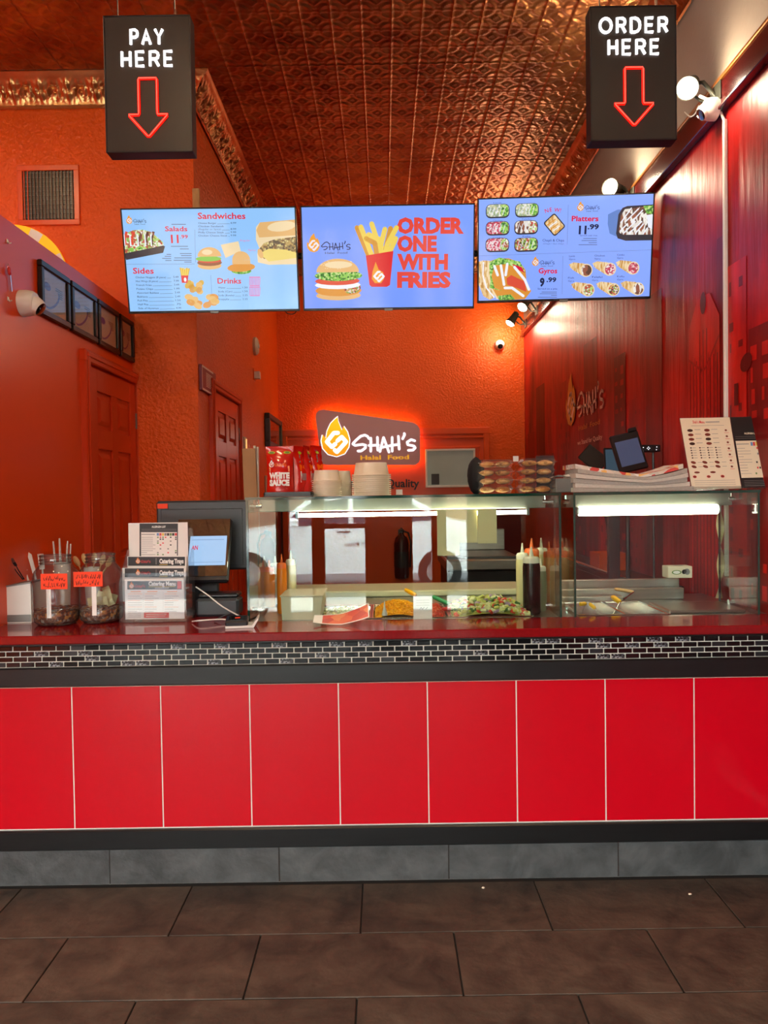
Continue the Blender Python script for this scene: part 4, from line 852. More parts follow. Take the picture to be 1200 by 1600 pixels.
for k, an in enumerate((-.45, -.2, .1, .35, .55)):
    fork('wooden_spoon', 'small wooden spoon fanned out in the cup behind the jars', 'spoon', T(p.x - .012 + .006 * k, p.y + .16, ZS + .085, 0, .05, an), 'wood', 'wooden spoons in the cup', 'spoon')
# two big glass jars with coins
speckle('coins', ['6a3a1c', '9a5a2c', '4a2814', 'b07a3c', '8a8078', '5a3018'], 110, rough=.35, bump=.5); mat('coin_copper', '8a5028', rough=.35, metal=.8); mat('coin_silver', 'a8a49c', rough=.35, metal=.8); mat('banknote', 'c8c294', rough=.7, var=.12, vscale=60)
def jar(px, pyb, pyt, r, label, seed):
    p = atZ(px, pyb, ZS); y = p.y + r * .8; t = thing('glass_jar', label, 'jar', T(p.x, y, ZS)); h = .265
    prof = [(r * .80, 0), (r * .95, .012), (r, .035), (r, .175), (r * .93, .200), (r * .72, .222), (r * .66, .228), (r * .66, .262)]
    MB().lathe(prof, 'jar_glass', 40, capb=True).obj('glass_body', t, smooth=60)
    rg = MB()
    for z in (.231, .243, .258): rg.tube([(r * .675 * math.cos(a * math.pi / 16), r * .675 * math.sin(a * math.pi / 16), z) for a in range(32)], .0028, 'jar_glass', 6, closed=True)
    rg.obj('thread_ring', t, smooth=60)
    random.seed(seed); m = MB()
    m.lathe([(r * .78, .004), (r * .93, .014), (r * .975, .036), (r * .96, .050), (r * .5, .058), (0, .054)], 'coins', 30)
    for k in range(90):
        a, rr = random.random() * 6.283, math.sqrt(random.random()) * r * .9; z = .05 + .008 * (1 - rr / r) + random.uniform(0, .005)
        m.lathe([(.0095, -.0008), (.0095, .0008)], random.choice(['coin_copper', 'coin_copper', 'coin_silver', 'coins']), 8, capb=True, capt=True, xf=T(rr * math.cos(a), rr * math.sin(a), z, random.random() * 6, random.uniform(-.5, .5), random.uniform(-.5, .5)))
    o = m.obj('coin_heap', smooth=40); o.location = (p.x, y, ZS + .001); tag(o, 'heap of copper and silver coins in the ' + ('left open' if seed == 1 else 'banknote') + ' jar', 'coins', kind='stuff')
    return p.x, y
x1_, y1_ = jar(77, 979, 866, .083, 'large clear glass jar of loose coins with a handwritten orange flag', 1)
x2_, y2_ = jar(149, 975, 862, .081, 'large clear glass jar of coins and banknotes', 2)
for o in bpy.data.objects:
    if o.name.startswith('coin_heap'): o['label'] = 'heap of loose coins without banknotes in a glass jar' if o.location.x < -1.1 else 'heap of loose coins under folded banknotes in a glass jar'
def flag(x, y, px0, py0, px1, py1, sx, sy0, sy1, label, lines):
    yy = y - .083; t = thing('paper_flag', label, 'label', T(0, 0, 0)); mw = T(0, yy, 0); c = Canvas(mw); 
    a, b = c.uv(px0, py1), c.uv(px1, py0); MB().box(a[0], yy - .0006, a[1], b[0], yy + .0006, b[1], 'label_orange').obj('card', t)
    for x0, z0 in lines: c.spx([(px0 + u, py0 + v) for u, v in zip(x0, z0)], .8, 'ink', 1, False)
    c.obj('handwriting', t, mw=mw)
    a, b = c.uv(sx - 3, sy1), c.uv(sx + 3, sy0); MB().box(a[0], yy + .0008, a[1], b[0], yy + .002, b[1], 'paper_white').obj('stick', t)
random.seed(11)
def scrib(w, h, rows):
    out = []
    for r in range(rows):
        y0 = h * (.28 + .42 * r); x = 4
        while x < w - 4:
            out.append(([x, x + 1, x + 2.4], [y0 + random.uniform(-3, 3), y0 + random.uniform(2, 5), y0 + random.uniform(-4, 4)])); x += random.uniform(2.8, 4.6)
    return out
flag(x1_, y1_, 64, 896, 105, 921, 76, 920, 966, 'bright orange handwritten card on a white stick in the coin jar', scrib(40, 25, 2))
flag(x2_, y2_, 115, 893, 160, 917, 147, 916, 962, 'bright orange handwritten card on a white stick in the banknote jar', scrib(45, 24, 2))
for k, (dx, dz, rz, ry, rx) in enumerate(((.0, .082, .1, -.12, .25), (.032, .098, -.2, 1.2, .1), (.02, .092, .4, .3, -.2))):
    o = MB().grid(lambda u, v: ((u - .5) * .075, .006 * math.sin(u * 5 + k), (v - .5) * .034), 8, 2, 'banknote').obj('banknote'); o.matrix_world = T(x2_ + dx, y2_ - .035 + .02 * k, ZS + dz, rz, rx, ry); tag(o, 'folded pale green banknote lying in the coin jar', 'banknote', 'banknotes in the jar')
# ------------------------------------------------------------------ acrylic brochure holder with catering flyers
pb = atZ(240, 973, ZS); Y0 = pb.y + .004
bh = thing('brochure_holder', 'clear acrylic tiered brochure holder full of catering flyers', 'brochure holder', T(0, Y0, 0))
def P_(px, py, dy): v = atY(px, py, Y0 + dy); return (v.x, v.z)
xl, xr = P_(187, 940, 0)[0], P_(290, 940, 0)[0]
MB().box(xl, -.0, ZS, xr, .13, ZS + .004, 'acrylic').obj('base', bh)
for k, (dy, pyt) in enumerate(((.0, 905), (.045, 893), (.09, 868))):
    z1 = P_(240, pyt, dy)[1] - .004 if k == 0 else P_(240, pyt, dy)[1]
    MB().box(xl, dy, ZS + .004, xr, dy + .003, min(z1, 1.08), 'acrylic').obj('pocket_front', bh)
MB().box(xl, .13, ZS + .004, xr, .133, P_(240, 826, .13)[1], 'acrylic').obj('back_panel', bh)
for x in (xl - .003, xr):
    MB().prism([(0, ZS), (.13, ZS), (.13, ZS + .27), (.10, ZS + .27), (0, ZS + .15)], x, x + .003, 'acrylic', xf=Matrix(((0, 1, 0, 0), (1, 0, 0, 0), (0, 0, 1, 0), (0, 0, 0, 1)))).obj('side_panel', bh)
def sheet(name, label, cat, dy, x0, y0, x1, y1, paint, group=None, m='paper_white', dep=0):
    a, b = P_(x0, y1, dy), P_(x1, y0, dy); t = thing(name, label, cat, T(0, Y0 + dy, 0), group)
    MB().box(a[0], 0, max(a[1], ZS + .005), b[0], .0012, b[1], m).obj('sheet', t); c = Canvas(T(0, Y0 + dy, 0), eps=.0001, base=.0002); paint(c); c.obj('print', t); return t
def minilogo(c, px, py, k, txt='print_red'):
    a = c.uv(px, py); logo(c, a[0], a[1], k * c.k(px, py), 'print_orange', 'paper_white', txt, 2, sw=34)
def trays(py):
    def f(c):
        c.rpx(200 - (py - 878) * .3, py - 7, 289 - (py - 878) * .1, py + 7, 'print_black', 1); minilogo(c, 216, py - 6, .023); c.spx([(244, py - 5), (244, py + 5)], .6, 'print_lightgrey', 2, False)
        c.tpx('Catering Trays', 249, py + 3, 287, 7, 'paper_white', 3, .05); c.spx([(249, py + 5.2), (262, py + 5.2)], .8, 'print_yellow', 3, False)
    return f
def cmenu(c):
    c.rpx(199, 908, 284, 921, 'print_black', 1); minilogo(c, 206, 909, .025); c.tpx('Catering Menu', 232, 915, 275, 6.5, 'paper_white', 3, .05); c.spx([(232, 917), (274, 916.5)], .7, 'print_yellow', 3, False); c.spx([(242, 919), (264, 918.6)], .6, 'paper_white', 3, False)
    c.rpx(277, 908.5, 283.5, 920, 'print_red', 2)
    for col, x in enumerate((200, 226, 257)):
        c.spx([(x + 4, 924.5), (x + 20, 924.3)], 1.1, 'print_orange', 2, False)
        for k in range(11):
            if 928 + k * 3.4 < 956: c.spx([(x, 928 + k * 3.4), (x + random.choice([14, 19, 22]), 928 + k * 3.4)], .6, 'print_grey' if k % 3 else 'print_orange', 2, False)
    for x in (224, 255): c.spx([(x, 925), (x, 955)], .3, 'print_lightgrey', 2, False)
    c.rpx(225, 957, 264, 965.5, 'print_red', 2); c.spx([(228, 960), (260, 959.5)], .7, 'paper_white', 3, False); c.spx([(228, 963), (258, 962.5)], .7, 'paper_white', 3, False)
    for k in range(3): c.spx([(200, 958 + k * 3), (220, 958 + k * 3)], .6, 'print_grey', 2, False)
def allergen(c, fx=lambda x, y: (x, y), black='print_black', wpaper='paper_white', head=True):
    R = lambda x0, y0, x1, y1, m, L: c.ppx([fx(x0, y1), fx(x1, y1), fx(x1, y0), fx(x0, y0)], m, L)
    R(218, 818, 278, 871, black, 1); R(220.5, 831.5, 276.5, 871, wpaper, 2)
    a, b = fx(237, 824.5), fx(259, 824.5); c.tpx('ALLERGEN LIST', a[0], a[1], b[0], 3, wpaper, 3, .03)
    for y in (827, 829): c.spx([fx(221, y), fx(276, y)], .4, 'print_grey', 3, False)
    for j, mm in enumerate(('print_blue', 'print_red', 'print_yellow', 'print_grey', 'print_black', 'print_green', 'print_black', 'print_red')): R(245 + j * 4, 833, 248.4 + j * 4, 837, mm, 3)
    c.spx([fx(221, 835), fx(242, 835)], 1.2, 'print_grey', 3, False)
    for k in range(10):
        y = 839.5 + k * 3; c.spx([fx(221, y), fx(221 + random.choice([9, 13, 18, 22]), y)], .6, 'print_grey', 3, False)
        for j in range(8):
            if random.random() < .24: R(245.5 + j * 4, y - 1, 248 + j * 4, y + 1, random.choice(['print_red', 'print_black', 'print_grey', 'print_green']), 3)
random.seed(5)
sheet('catering_flyer', 'catering menu flyer with a red box in the front pocket', 'flyer', .006, 196, 904, 287, 968, cmenu)
sheet('catering_flyer', 'catering trays flyer peeking out of the middle pocket', 'flyer', .052, 192, 886, 290, 940, trays(895))
sheet('catering_flyer', 'catering trays flyer peeking out of the rear pocket', 'flyer', .097, 200, 868, 291, 930, trays(877))
sheet('allergen_sheet', 'white allergen list sheet standing at the back of the brochure holder', 'sheet', .122, 203, 816, 293, 930, allergen)
# ------------------------------------------------------------------ till: back of the cashier screen, customer display, card reader
mat('glossy_black', '08090a', rough=.03, spec=1.0, coat=1.0); emis('till_screen', 'a8cdf4', .9, .2); emis('till_red', 'e0284c', .9); emis('till_ink', '6f90c0', .9)
pt = thing('till_monitor', 'dark grey back of the cashier till monitor', 'monitor', T(0, .56, 0)); a, b = atY(246, 892, .56), atY(386, 781, .56)
MB().box(a.x, 0, a.z, b.x, .03, b.z, 'dark_grey_plastic', ch=.008).obj('casing', pt); MB().box(a.x + .02, -.004, a.z + .02, b.x - .02, .002, b.z - .035, 'dark_grey_plastic', ch=.003).obj('back_panel', pt)
MB().box((a.x + b.x) / 2 - .05, -.0, ZS + .0, (a.x + b.x) / 2 + .05, .06, a.z + .01, 'dark_grey_plastic', ch=.005).obj('stand', pt)
l0, l1 = atY(246, 795, .555), atY(262, 787, .555); MB().box(l0.x, -.008, l0.z, l1.x, -.003, l1.z, 'label_orange', ch=.001).obj('orange_sticker', pt)
pc = atY(316, 857, .42); mw = T(pc.x, .42, pc.z, 0, -.40); cd = thing('customer_display', 'glossy black customer display showing a small blue order screen', 'display', mw)
b = MB(); b.box(-.112, .004, -.14, .112, .035, .132, 'black_plastic', ch=.008); b.obj('casing', cd); MB().box(-.108, -.0005, -.118, .108, .004, .128, 'glossy_black', ch=.001).obj('glass_front', cd)
c = Canvas(mw, eps=.0003, base=.0008); 
c.ppx([(293, 884), (352, 883), (355, 837), (298, 838)], 'till_screen', 0); c.tpx('AN', 299, 859, 309, 7, 'till_red', 2, .03); c.spx([(300, 844), (350, 843)], .8, 'till_ink', 1, False); c.spx([(300, 879), (348, 878)], .6, 'till_ink', 1, False)
c.obj('order_screen', cd)
st = MB(); fl = mw.inverted() @ Vector((pc.x, .50, ZS)); 
st = MB(); st.box(pc.x - .075, .44, ZS, pc.x + .085, .62, ZS + .012, 'dark_grey_plastic', ch=.004); st.box(pc.x - .05, .47, ZS + .01, pc.x + .05, .50, pc.z - .03, 'dark_grey_plastic', ch=.004)
o = st.obj('stand', cd); o.matrix_parent_inverse = mw.inverted()
p0, p1 = atZ(302, 962, ZS), None
rp = thing('receipt_printer', 'squat dark grey receipt printer under the customer display', 'printer', T(atZ(342, 962, ZS).x, .36, ZS))
MB().box(-.085, -.05, 0, .085, .05, .072, 'dark_grey_plastic', ch=.01).obj('casing', rp); MB().box(-.08, -.03, .072, .08, .05, .09, 'black_plastic', ch=.006).obj('lid', rp)
# card reader
cr = thing('card_reader', 'small black card reader on a white angled stand', 'card reader', T(atZ(372, 982, ZS).x, atZ(372, 982, ZS).y + .04, ZS, .12))
MB().prism([(-.05, .0), (.05, .0), (.068, .03), (.064, .034), (.044, .008), (-.05, .008)], -.035, .05, 'white_plastic').obj('stand', cr)
MB().box(-.052, -.034, .010, .030, .046, .030, 'black_plastic', ch=.005, xf=T(0, 0, 0, 0, .12)).obj('keypad_body', cr); MB().box(-.04, -.02, .0305, .018, .03, .0315, 'glossy_black', xf=T(0, 0, 0, 0, .12)).obj('keypad', cr)
MB().box(-.018, -.0, .0317, .0, .012, .0325, 'label_orange', xf=T(0, 0, 0, 0, .12)).obj('key_mark', cr)
def cable(name, label, pts, r, m):
    P = [Vector(p) for p in pts]; out = []
    for i in range(len(P) - 1):
        for k in range(6):
            t = k / 6; p0, p1, p2, p3 = P[max(i - 1, 0)], P[i], P[i + 1], P[min(i + 2, len(P) - 1)]
            out.append(.5 * ((2 * p1) + (p2 - p0) * t + (2 * p0 - 5 * p1 + 4 * p2 - p3) * t * t + (3 * p1 - p0 - 3 * p2 + p3) * t ** 3))
    out.append(P[-1]); return tag(MB().tube(out, r, m, 8).obj(name, smooth=60), label, 'cable')
pr = cr.matrix_world.translation
cable('white_cable', 'white cable dropping from the customer display to the card reader', [atY(306, 917, .295), atY(325, 930, .28), atY(348, 948, .25), (pr.x + .0, pr.y + .06, ZS + .02)], .0028, 'white_plastic')
cable('white_cable', 'white cable lying on the counter beside the brochure holder', [(pr.x - .035, pr.y + .06, ZS + .006), (pr.x - .08, pr.y + .09, ZS + .012), (pr.x - .16, pr.y + .06, ZS + .014), (pr.x - .20, pr.y + .10, ZS + .004)], .0028, 'white_plastic')
cable('black_cable', 'black cable coiled on the counter behind the card reader', [(pr.x - .12, pr.y + .11, ZS + .004), (pr.x - .05, pr.y + .13, ZS + .03), (pr.x - .0, pr.y + .12, ZS + .004), (pr.x + .05, pr.y + .10, ZS + .02)], .003, 'black_plastic')
# curled flyer lying in front of the glass
speckle('flyer_print', ['d8503c', 'e06a48', 'c84032', 'e88a5c'], 26, rough=.4)
pf = atZ(533, 978, ZS); fl = thing('takeaway_flyer', 'curled red flyer lying on the worktop against the glass', 'flyer', T(pf.x, pf.y + .004, ZS, .04))
def fly(u, v, dz=0.0): return ((u - .5) * .205, .012 + v * .10, .002 + .010 * (2 * u - 1) ** 2 + max(0, u - .5) * .03 + v * .028 * (.4 + u) + dz)
MB().grid(lambda u, v: fly(u, v), 14, 4, 'paper_white').obj('sheet', fl, smooth=60); MB().grid(lambda u, v: fly(.16 + u * .82, .06 + v * .86, .0008), 14, 4, 'flyer_print').obj('print', fl, smooth=60)
# ------------------------------------------------------------------ inside the glass: bottles, tubs, utensils, cards
mat('sauce_dark', '241c1c', rough=.2); mat('sauce_orange', 'e8801c', rough=.25); mat('sauce_cream', 'e0d49a', rough=.3); mat('sauce_beige', 'd0a468', rough=.3); mat('sauce_green', '8a9470', rough=.3); mat('cap_orange', 'f07030', rough=.35); mat('cap_white', 'ece6cc', rough=.35)
ZK = ZD + .0006
def bottle(label, x, y, h, r, body, cap, z=ZK):
    t = thing('squeeze_bottle', label, 'bottle', T(x, y, z), 'sauce bottles behind the glass'); hb = h * .76
    MB().lathe([(r * .9, 0), (r, .006), (r, hb * .92), (r * .93, hb)], body, 22, capb=True, capt=True).obj('bottle_body', t, smooth=45)
    MB().lathe([(r * .96, hb), (r * .96, hb + h * .06), (r * .78, hb + h * .09), (r * .28, hb + h * .10), (r * .10, h), (0, h)], cap, 18).obj('nozzle_cap', t, smooth=45)
def bx(px, py, y): return atY(px, py, y)
v = bx(831, 958, .30); bottle('dark brown sauce bottle with a cream nozzle cap', v.x, .30, .262, .034, 'sauce_dark', 'cap_white')
bottle('yellow sauce bottle with a cream cap behind the dark one', bx(817, 950, .40).x, .40, .27, .026, 'sauce_cream', 'cap_white'); bottle('orange sauce bottle with an orange cap', bx(833, 950, .44).x, .46, .285, .032, 'sauce_orange', 'cap_orange')
bottle('cream sauce bottle with a cream cap beside the orange one', bx(848, 950, .52).x, .54, .28, .028, 'sauce_cream', 'cap_white'); bottle('beige sauce bottle with an orange cap next to the glass side', bx(862, 950, .45).x - .005, .47, .27, .024, 'sauce_beige', 'cap_orange'); bottle('slim greenish sauce bottle in the corner of the glass', .625, .37, .21, .022, 'sauce_green', 'cap_white')
bottle('orange sauce bottle at the till end of the food table', bx(439, 945, .36).x, .40, .24, .020, 'sauce_orange', 'cap_orange'); bottle('tall cream sauce bottle at the till end of the food table', bx(449, 945, .36).x + .004, .46, .25, .022, 'sauce_cream', 'cap_white')
bottle('short orange sauce bottle against the glass side at the till end', bx(420, 945, .55).x, .58, .20, .024, 'sauce_orange', 'cap_orange'); bottle('short cream sauce bottle against the glass side at the till end', bx(428, 945, .62).x, .68, .21, .024, 'sauce_cream', 'cap_white')
glass('tub_plastic', 'e9e4cc', ior=1.4, haze=.55)
a, b = atY(441, 969, .23), atY(504, 932, .23); tb_ = thing('food_tub', 'translucent cream plastic food tub at the end of the pans', 'tub', T(a.x, .23, ZK))
MB().prism([(0, 0), (b.x - a.x - .012, 0), (b.x - a.x, b.z - ZK), (-.004, b.z - ZK)], 0, .20, 'cream_plastic').obj('tub_body', tb_); MB().box(-.008, -.005, b.z - ZK, b.x - a.x + .004, .205, b.z - ZK + .006, 'cream_plastic', ch=.002).obj('lid', tb_)
def utensil(name, label, cat, h0, h1, tip, hm, hr, group=None):
    t = thing(name, label, cat, T(0, 0, 0), group); h0, h1, tip = Vector(h0), Vector(h1), Vector(tip)
    MB().tube([h0, h0.lerp(h1, .1), h0.lerp(h1, .5), h0.lerp(h1, .9), h1], [hr * .6, hr, hr * 1.05, hr, hr * .7], hm, 10).obj('handle', t, smooth=50)
    MB().tube([h1, h1.lerp(tip, .7), tip], [.003, .003, .004], 'bright_steel', 8).obj('shaft', t, smooth=50); return t
mat('yellow_plastic', 'f4b60c', rough=.35); mat('green_plastic', '2f9a5c', rough=.35); mat('red_plastic', 'd22a22', rough=.35)
utensil('serving_spoon', 'yellow-handled serving spoon leaning over the corn pan', 'spoon', atY(633, 921, .52), atY(650, 930, .47), (.10, .40, .90), 'yellow_plastic', .009)
utensil('serving_spoon', 'yellow-handled serving spoon with its grip lying in the corn', 'spoon', atY(642, 958, .30), atY(618, 951, .33), (.02, .42, .915), 'yellow_plastic', .010)
utensil('serving_spoon', 'short yellow-handled scoop standing behind the price card', 'spoon', atY(640, 945, .42), atY(649, 951, .40), (.16, .38, .90), 'yellow_plastic', .011)
utensil('serving_tongs', 'green-handled tongs resting in the cucumber salad', 'tongs', atY(676, 932, .46), atY(702, 944, .42), (.33, .36, .93), 'green_plastic', .009)
utensil('serving_spoon', 'red-handled spoon between the salsa and the salad', 'spoon', atY(690, 952, .36), atY(708, 951, .36), (.30, .36, .915), 'red_plastic', .008)
utensil('serving_spoon', 'yellow-handled spoon standing in the open hot pan', 'spoon', atY(956, 932, .42), atY(969, 941, .38), (.90, .34, .87), 'yellow_plastic', .010); utensil('serving_spoon', 'stubby yellow-handled ladle next to the glass edge in the hot pan', 'spoon', atY(906, 944, .34), atY(915, 943, .36), (.80, .42, .87), 'yellow_plastic', .008)
utensil('serving_spoon', 'wooden-handled paddle lying across the serving rail', 'spoon', atY(960, 920, .60), atY(990, 925, .56), (1.0, .50, .915), 'wood', .007)
utensil('serving_spoon', 'flat yellow-handled spatula lying low in the hot pan', 'spoon', atY(921, 943, .30), atY(930, 951, .28), (.87, .33, .86), 'yellow_plastic', .007)
# hanging papers, price card, nozzle
mat('paper_yellow', 'e9e2ae', rough=.7, sub=.1)
for k, (x0, x1, y0, y1, dy, lb) in enumerate(((683, 717, 797, 868, .350, 'long pale yellow paper taped under the salad light'), (713, 745, 797, 848, .354, 'short pale yellow paper taped in the middle under the salad light'), (746, 775, 797, 849, .349, 'pale yellow paper taped nearest the sauce bottles'))):
    a, b = atY(x0, y1, dy), atY(x1, y0, dy); y_ = dy - .012
    o = MB().grid(lambda u, v: (a.x + (b.x - a.x) * u, y_ - .004 * math.sin(v * 2.4), a.z + (1.3045 - a.z) * v), 2, 8, 'paper_yellow').obj('taped_paper', smooth=60); tag(o, lb, 'paper', 'papers taped under the light')
a, b = atY(646, 956, .21), atY(675, 932, .21); pcd = thing('price_card', 'small white price card standing at the front of the pans', 'card', T(0, .212, 0))
MB().box(a.x, 0, ZD + .001, b.x, .0016, b.z, 'paper_white').obj('card', pcd); c = Canvas(T(0, .212, 0), eps=.0002, base=.0002)
for k in range(3): c.spx([(650, 938 + k * 4), (671, 937.6 + k * 4)], .8, 'print_lightgrey', 1, False)
c.spx([(656, 952), (658, 949), (660, 952), (663, 949)], 1, 'print_grey', 1); c.spx([(665, 952), (668, 949)], 1, 'print_grey', 1); c.obj('print', pcd)
v = atY(601, 957, .27); o = MB().lathe([(.012, 0), (.011, .006), (.004, .03), (.0015, .055), (0, .055)], 'white_plastic', 14, capb=True).obj('nozzle_tip', smooth=45); o.location = (v.x, .24, ZD + .012); tag(o, 'white pointed nozzle tip standing in front of the corn', 'nozzle')
# glove box on the rail
gb = atY(1046, 921, .66); ge = atY(1084, 903, .66); t = thing('glove_box', 'small white printed box of gloves on the serving rail', 'box', T(gb.x, .675, ZD + .086)); wx = ge.x - gb.x
MB().box(0, 0, 0, wx, .07, .052, 'paper_cream', ch=.002).obj('carton', t); c = Canvas(); c.ell(wx * .35, .026, wx * .2, .010, 'print_green', 1); c.ell(wx * .35, .026, wx * .15, .007, 'paper_white', 2); c.ell(wx * .78, .028, wx * .12, .014, 'print_grey', 1, .5); c.ell(wx * .66, .028, wx * .10, .010, 'print_black', 1, .8); c.obj('print', t)
MB().lathe([(.02, 0), (0, .0006)], 'print_grey', 14, c=(wx * .55, .035, .0523), sx=1.2, sy=.6).obj('opening', t)
# twisted clear film strip hanging by the side glass
vv_ = atY(1128, 812, .49); z0 = .91
o = MB().grid(lambda u, v: (vv_.x + .008 * math.sin(v * 3.0) + (u - .5) * .030 * math.cos(v * 7.5) + .0, .52 + (u - .5) * .03 * math.sin(v * 7.5), z0 + (1.30 - z0) * v), 3, 24, mat('film_strip', 'd8cc96', rough=.3, alpha=.8)).obj('plastic_strip', smooth=60); tag(o, 'twisted pale plastic strip hanging beside the hot pans', 'strip')
# ------------------------------------------------------------------ things on the glass shelves
ZG = GZ + .0008
mat('pouch_red', 'c81a0c', rough=.18, coat=.4); mat('pouch_orange', 'e8680c', rough=.2); mat('print_lime', 'b8c81c', rough=.3); mat('print_white', 'f4f0ea', rough=.3); mat('foil', 'a8a4a0', rough=.25, metal=.8)
tr = atY(451, 777, .30); a, b = atY(416, 778, .30), atY(489, 771, .30)
t = thing('display_tray', 'black plastic tray holding the sauce pouches', 'tray', T(0, .24, ZG))
MB().box(a.x, 0, 0, b.x, .17, .004, 'black_plastic').obj('tray_floor', t)
for x0, y0, x1, y1 in ((a.x, 0, b.x, .004), (a.x, .166, b.x, .17), (a.x, 0, a.x + .004, .17), (b.x - .004, 0, b.x, .17)): MB().box(x0, y0, .004, x1, y1, .018, 'black_plastic').obj('tray_wall', t)
def pouch(label, cx, y, w, h, rz, kind):
    mw = T(cx, y, ZG + .0055, rz); t = thing('sauce_pouch', label, 'pouch', mw, 'sauce pouches in the tray')
    bul = lambda x, z: (.026 * max(0, 1 - (2 * x / w) ** 2) ** .7 * (max(0, math.sin(math.pi * min(1, max(0, z / h * .92 + .16)))) ** .8 + .2 * (1 - z / h)) + .0015 + .0015 * math.sin(z * 160 + x * 60))
    wz = lambda z: w * (.92 + .08 * abs(2 * z / h - 1) ** 2)
    m = MB()
    for sg in (-1, 1): m.grid(lambda u, v: ((u - .5) * wz(v * h), sg * (bul((u - .5) * w * .999, v * h) if 0 < u < 1 and v < .999 else .0008), v * h), 14, 20, 'pouch_red')
    m.obj('film', t, smooth=60)
    c = Canvas(eps=.0003, base=.0012)
    if kind == 0:
        c.text('WHITE', 0, h * .345, h * .115, 'print_white', 3, .07, w * .72, 'c'); c.text('SAUCE', 0, h * .20, h * .115, 'print_white', 3, .07, w * .70, 'c')
        logo(c, -w * .26, h * .72, w * .00062, 'print_white', 'pouch_red', 'pouch_orange', 2, sw=30)
        for k in range(6): c.rect(-w * .36, h * (.475 + .02 * k), w * .36, h * (.495 + .02 * k), 'pouch_orange', 1)
        c.ell(w * .27, h * .87, w * .13, h * .028, 'print_lime', 2); c.ell(-w * .28, h * .87, w * .13, h * .028, 'print_lime', 2); c.ell(w * .27, h * .87, w * .09, h * .018, 'print_green', 3); c.ell(-w * .28, h * .87, w * .09, h * .018, 'print_green', 3)
    else:
        c.rect(-w * .30, h * .26, w * .20, h * .48, 'print_white', 1); c.rect(-w * .30, h * .49, w * .10, h * .62, 'pouch_orange', 1)
        for k in range(7): c.rect(-w * .24 + k * w * .05, h * .30, -w * .21 + k * w * .05, h * .44, 'print_grey', 2)
        c.ell(-w * .1, h * .86, w * .12, h * .03, 'print_lime', 2); c.poly([(-w * .3, h * .66), (-w * .12, h * .9), (-w * .05, h * .9), (-w * .22, h * .66)], 'foil', 1)
    c.v = [(x, y_ - bul(x, z), z) for x, y_, z in c.v]; c.obj('print', t)
v = atY(438, 770, .27); hp = atY(438, 697, .27).z - ZG; wp = (atY(460, 740, .27).x - atY(415, 740, .27).x)
pouch('red white sauce pouch facing the front of the tray', v.x, .275, wp * .98, hp - .006, 0, 0)
for k, (px, y, rz, lb) in enumerate(((469, .315, 1.05, 'red sauce pouch turned to show its barcode'), (481, .335, 1.35, 'red sauce pouch standing edge-on in the middle of the tray'), (496, .36, 1.05, 'red sauce pouch beside the deli cups'))):
    vq = atY(px, 745, y); pouch(lb, vq.x - .004, y, wp * .68, hp - .004 + .002 * k, rz, 1)
# nested translucent cups and bowls
mat('cup_plastic', 'e8dec4', rough=.35, sub=.25, alpha=1.0, spec=.4)
def cup_mesh(r, h): return MB().lathe([(r * .80, 0), (r * .80, .001), (r * .90, h * .90), (r, h * .91), (r * 1.0, h), (r * .89, h), (r * .78, .003), (0, .003)], 'cup_plastic', 28, capb=True).mesh('deli_cup', 40)
def cups(name, cat, label, x, y, r, h, n, step, group, flip=False):
    me = cup_mesh(r, h)
    for k in range(n):
        o = bpy.data.objects.new(name, me); C.objects.link(o); sgn = -1 if flip else 1
        o.location = (x, y, ZG + k * step + (h if flip else 0)); o.scale = (1, 1, sgn); tag(o, label, cat, group)
x = (atY(487, 760, .33).x + atY(534, 760, .33).x) / 2; r = (atY(534, 760, .33).x - atY(487, 760, .33).x) / 2
cups('deli_cup', 'cup', 'translucent deli cup in the short stack nearest the sauce pouches', x, .33, r, .042, 9, .0074, 'deli cups in the short stack', True)
x = (atY(529, 760, .42).x + atY(547, 760, .42).x) / 2 - .006; cups('deli_cup', 'cup', 'small translucent deli cup in the stack tucked behind', x, .43, r * .62, .045, 8, .008, 'deli cups in the rear stack', True)
x = (atY(550, 760, .33).x + atY(611, 760, .33).x) / 2; r = (atY(611, 760, .33).x - atY(550, 760, .33).x) / 2
cups('takeaway_bowl', 'bowl', 'round translucent takeaway bowl in the tall stack', x, .33, r, .05, 11, .0078, 'takeaway bowls in the tall stack', True)
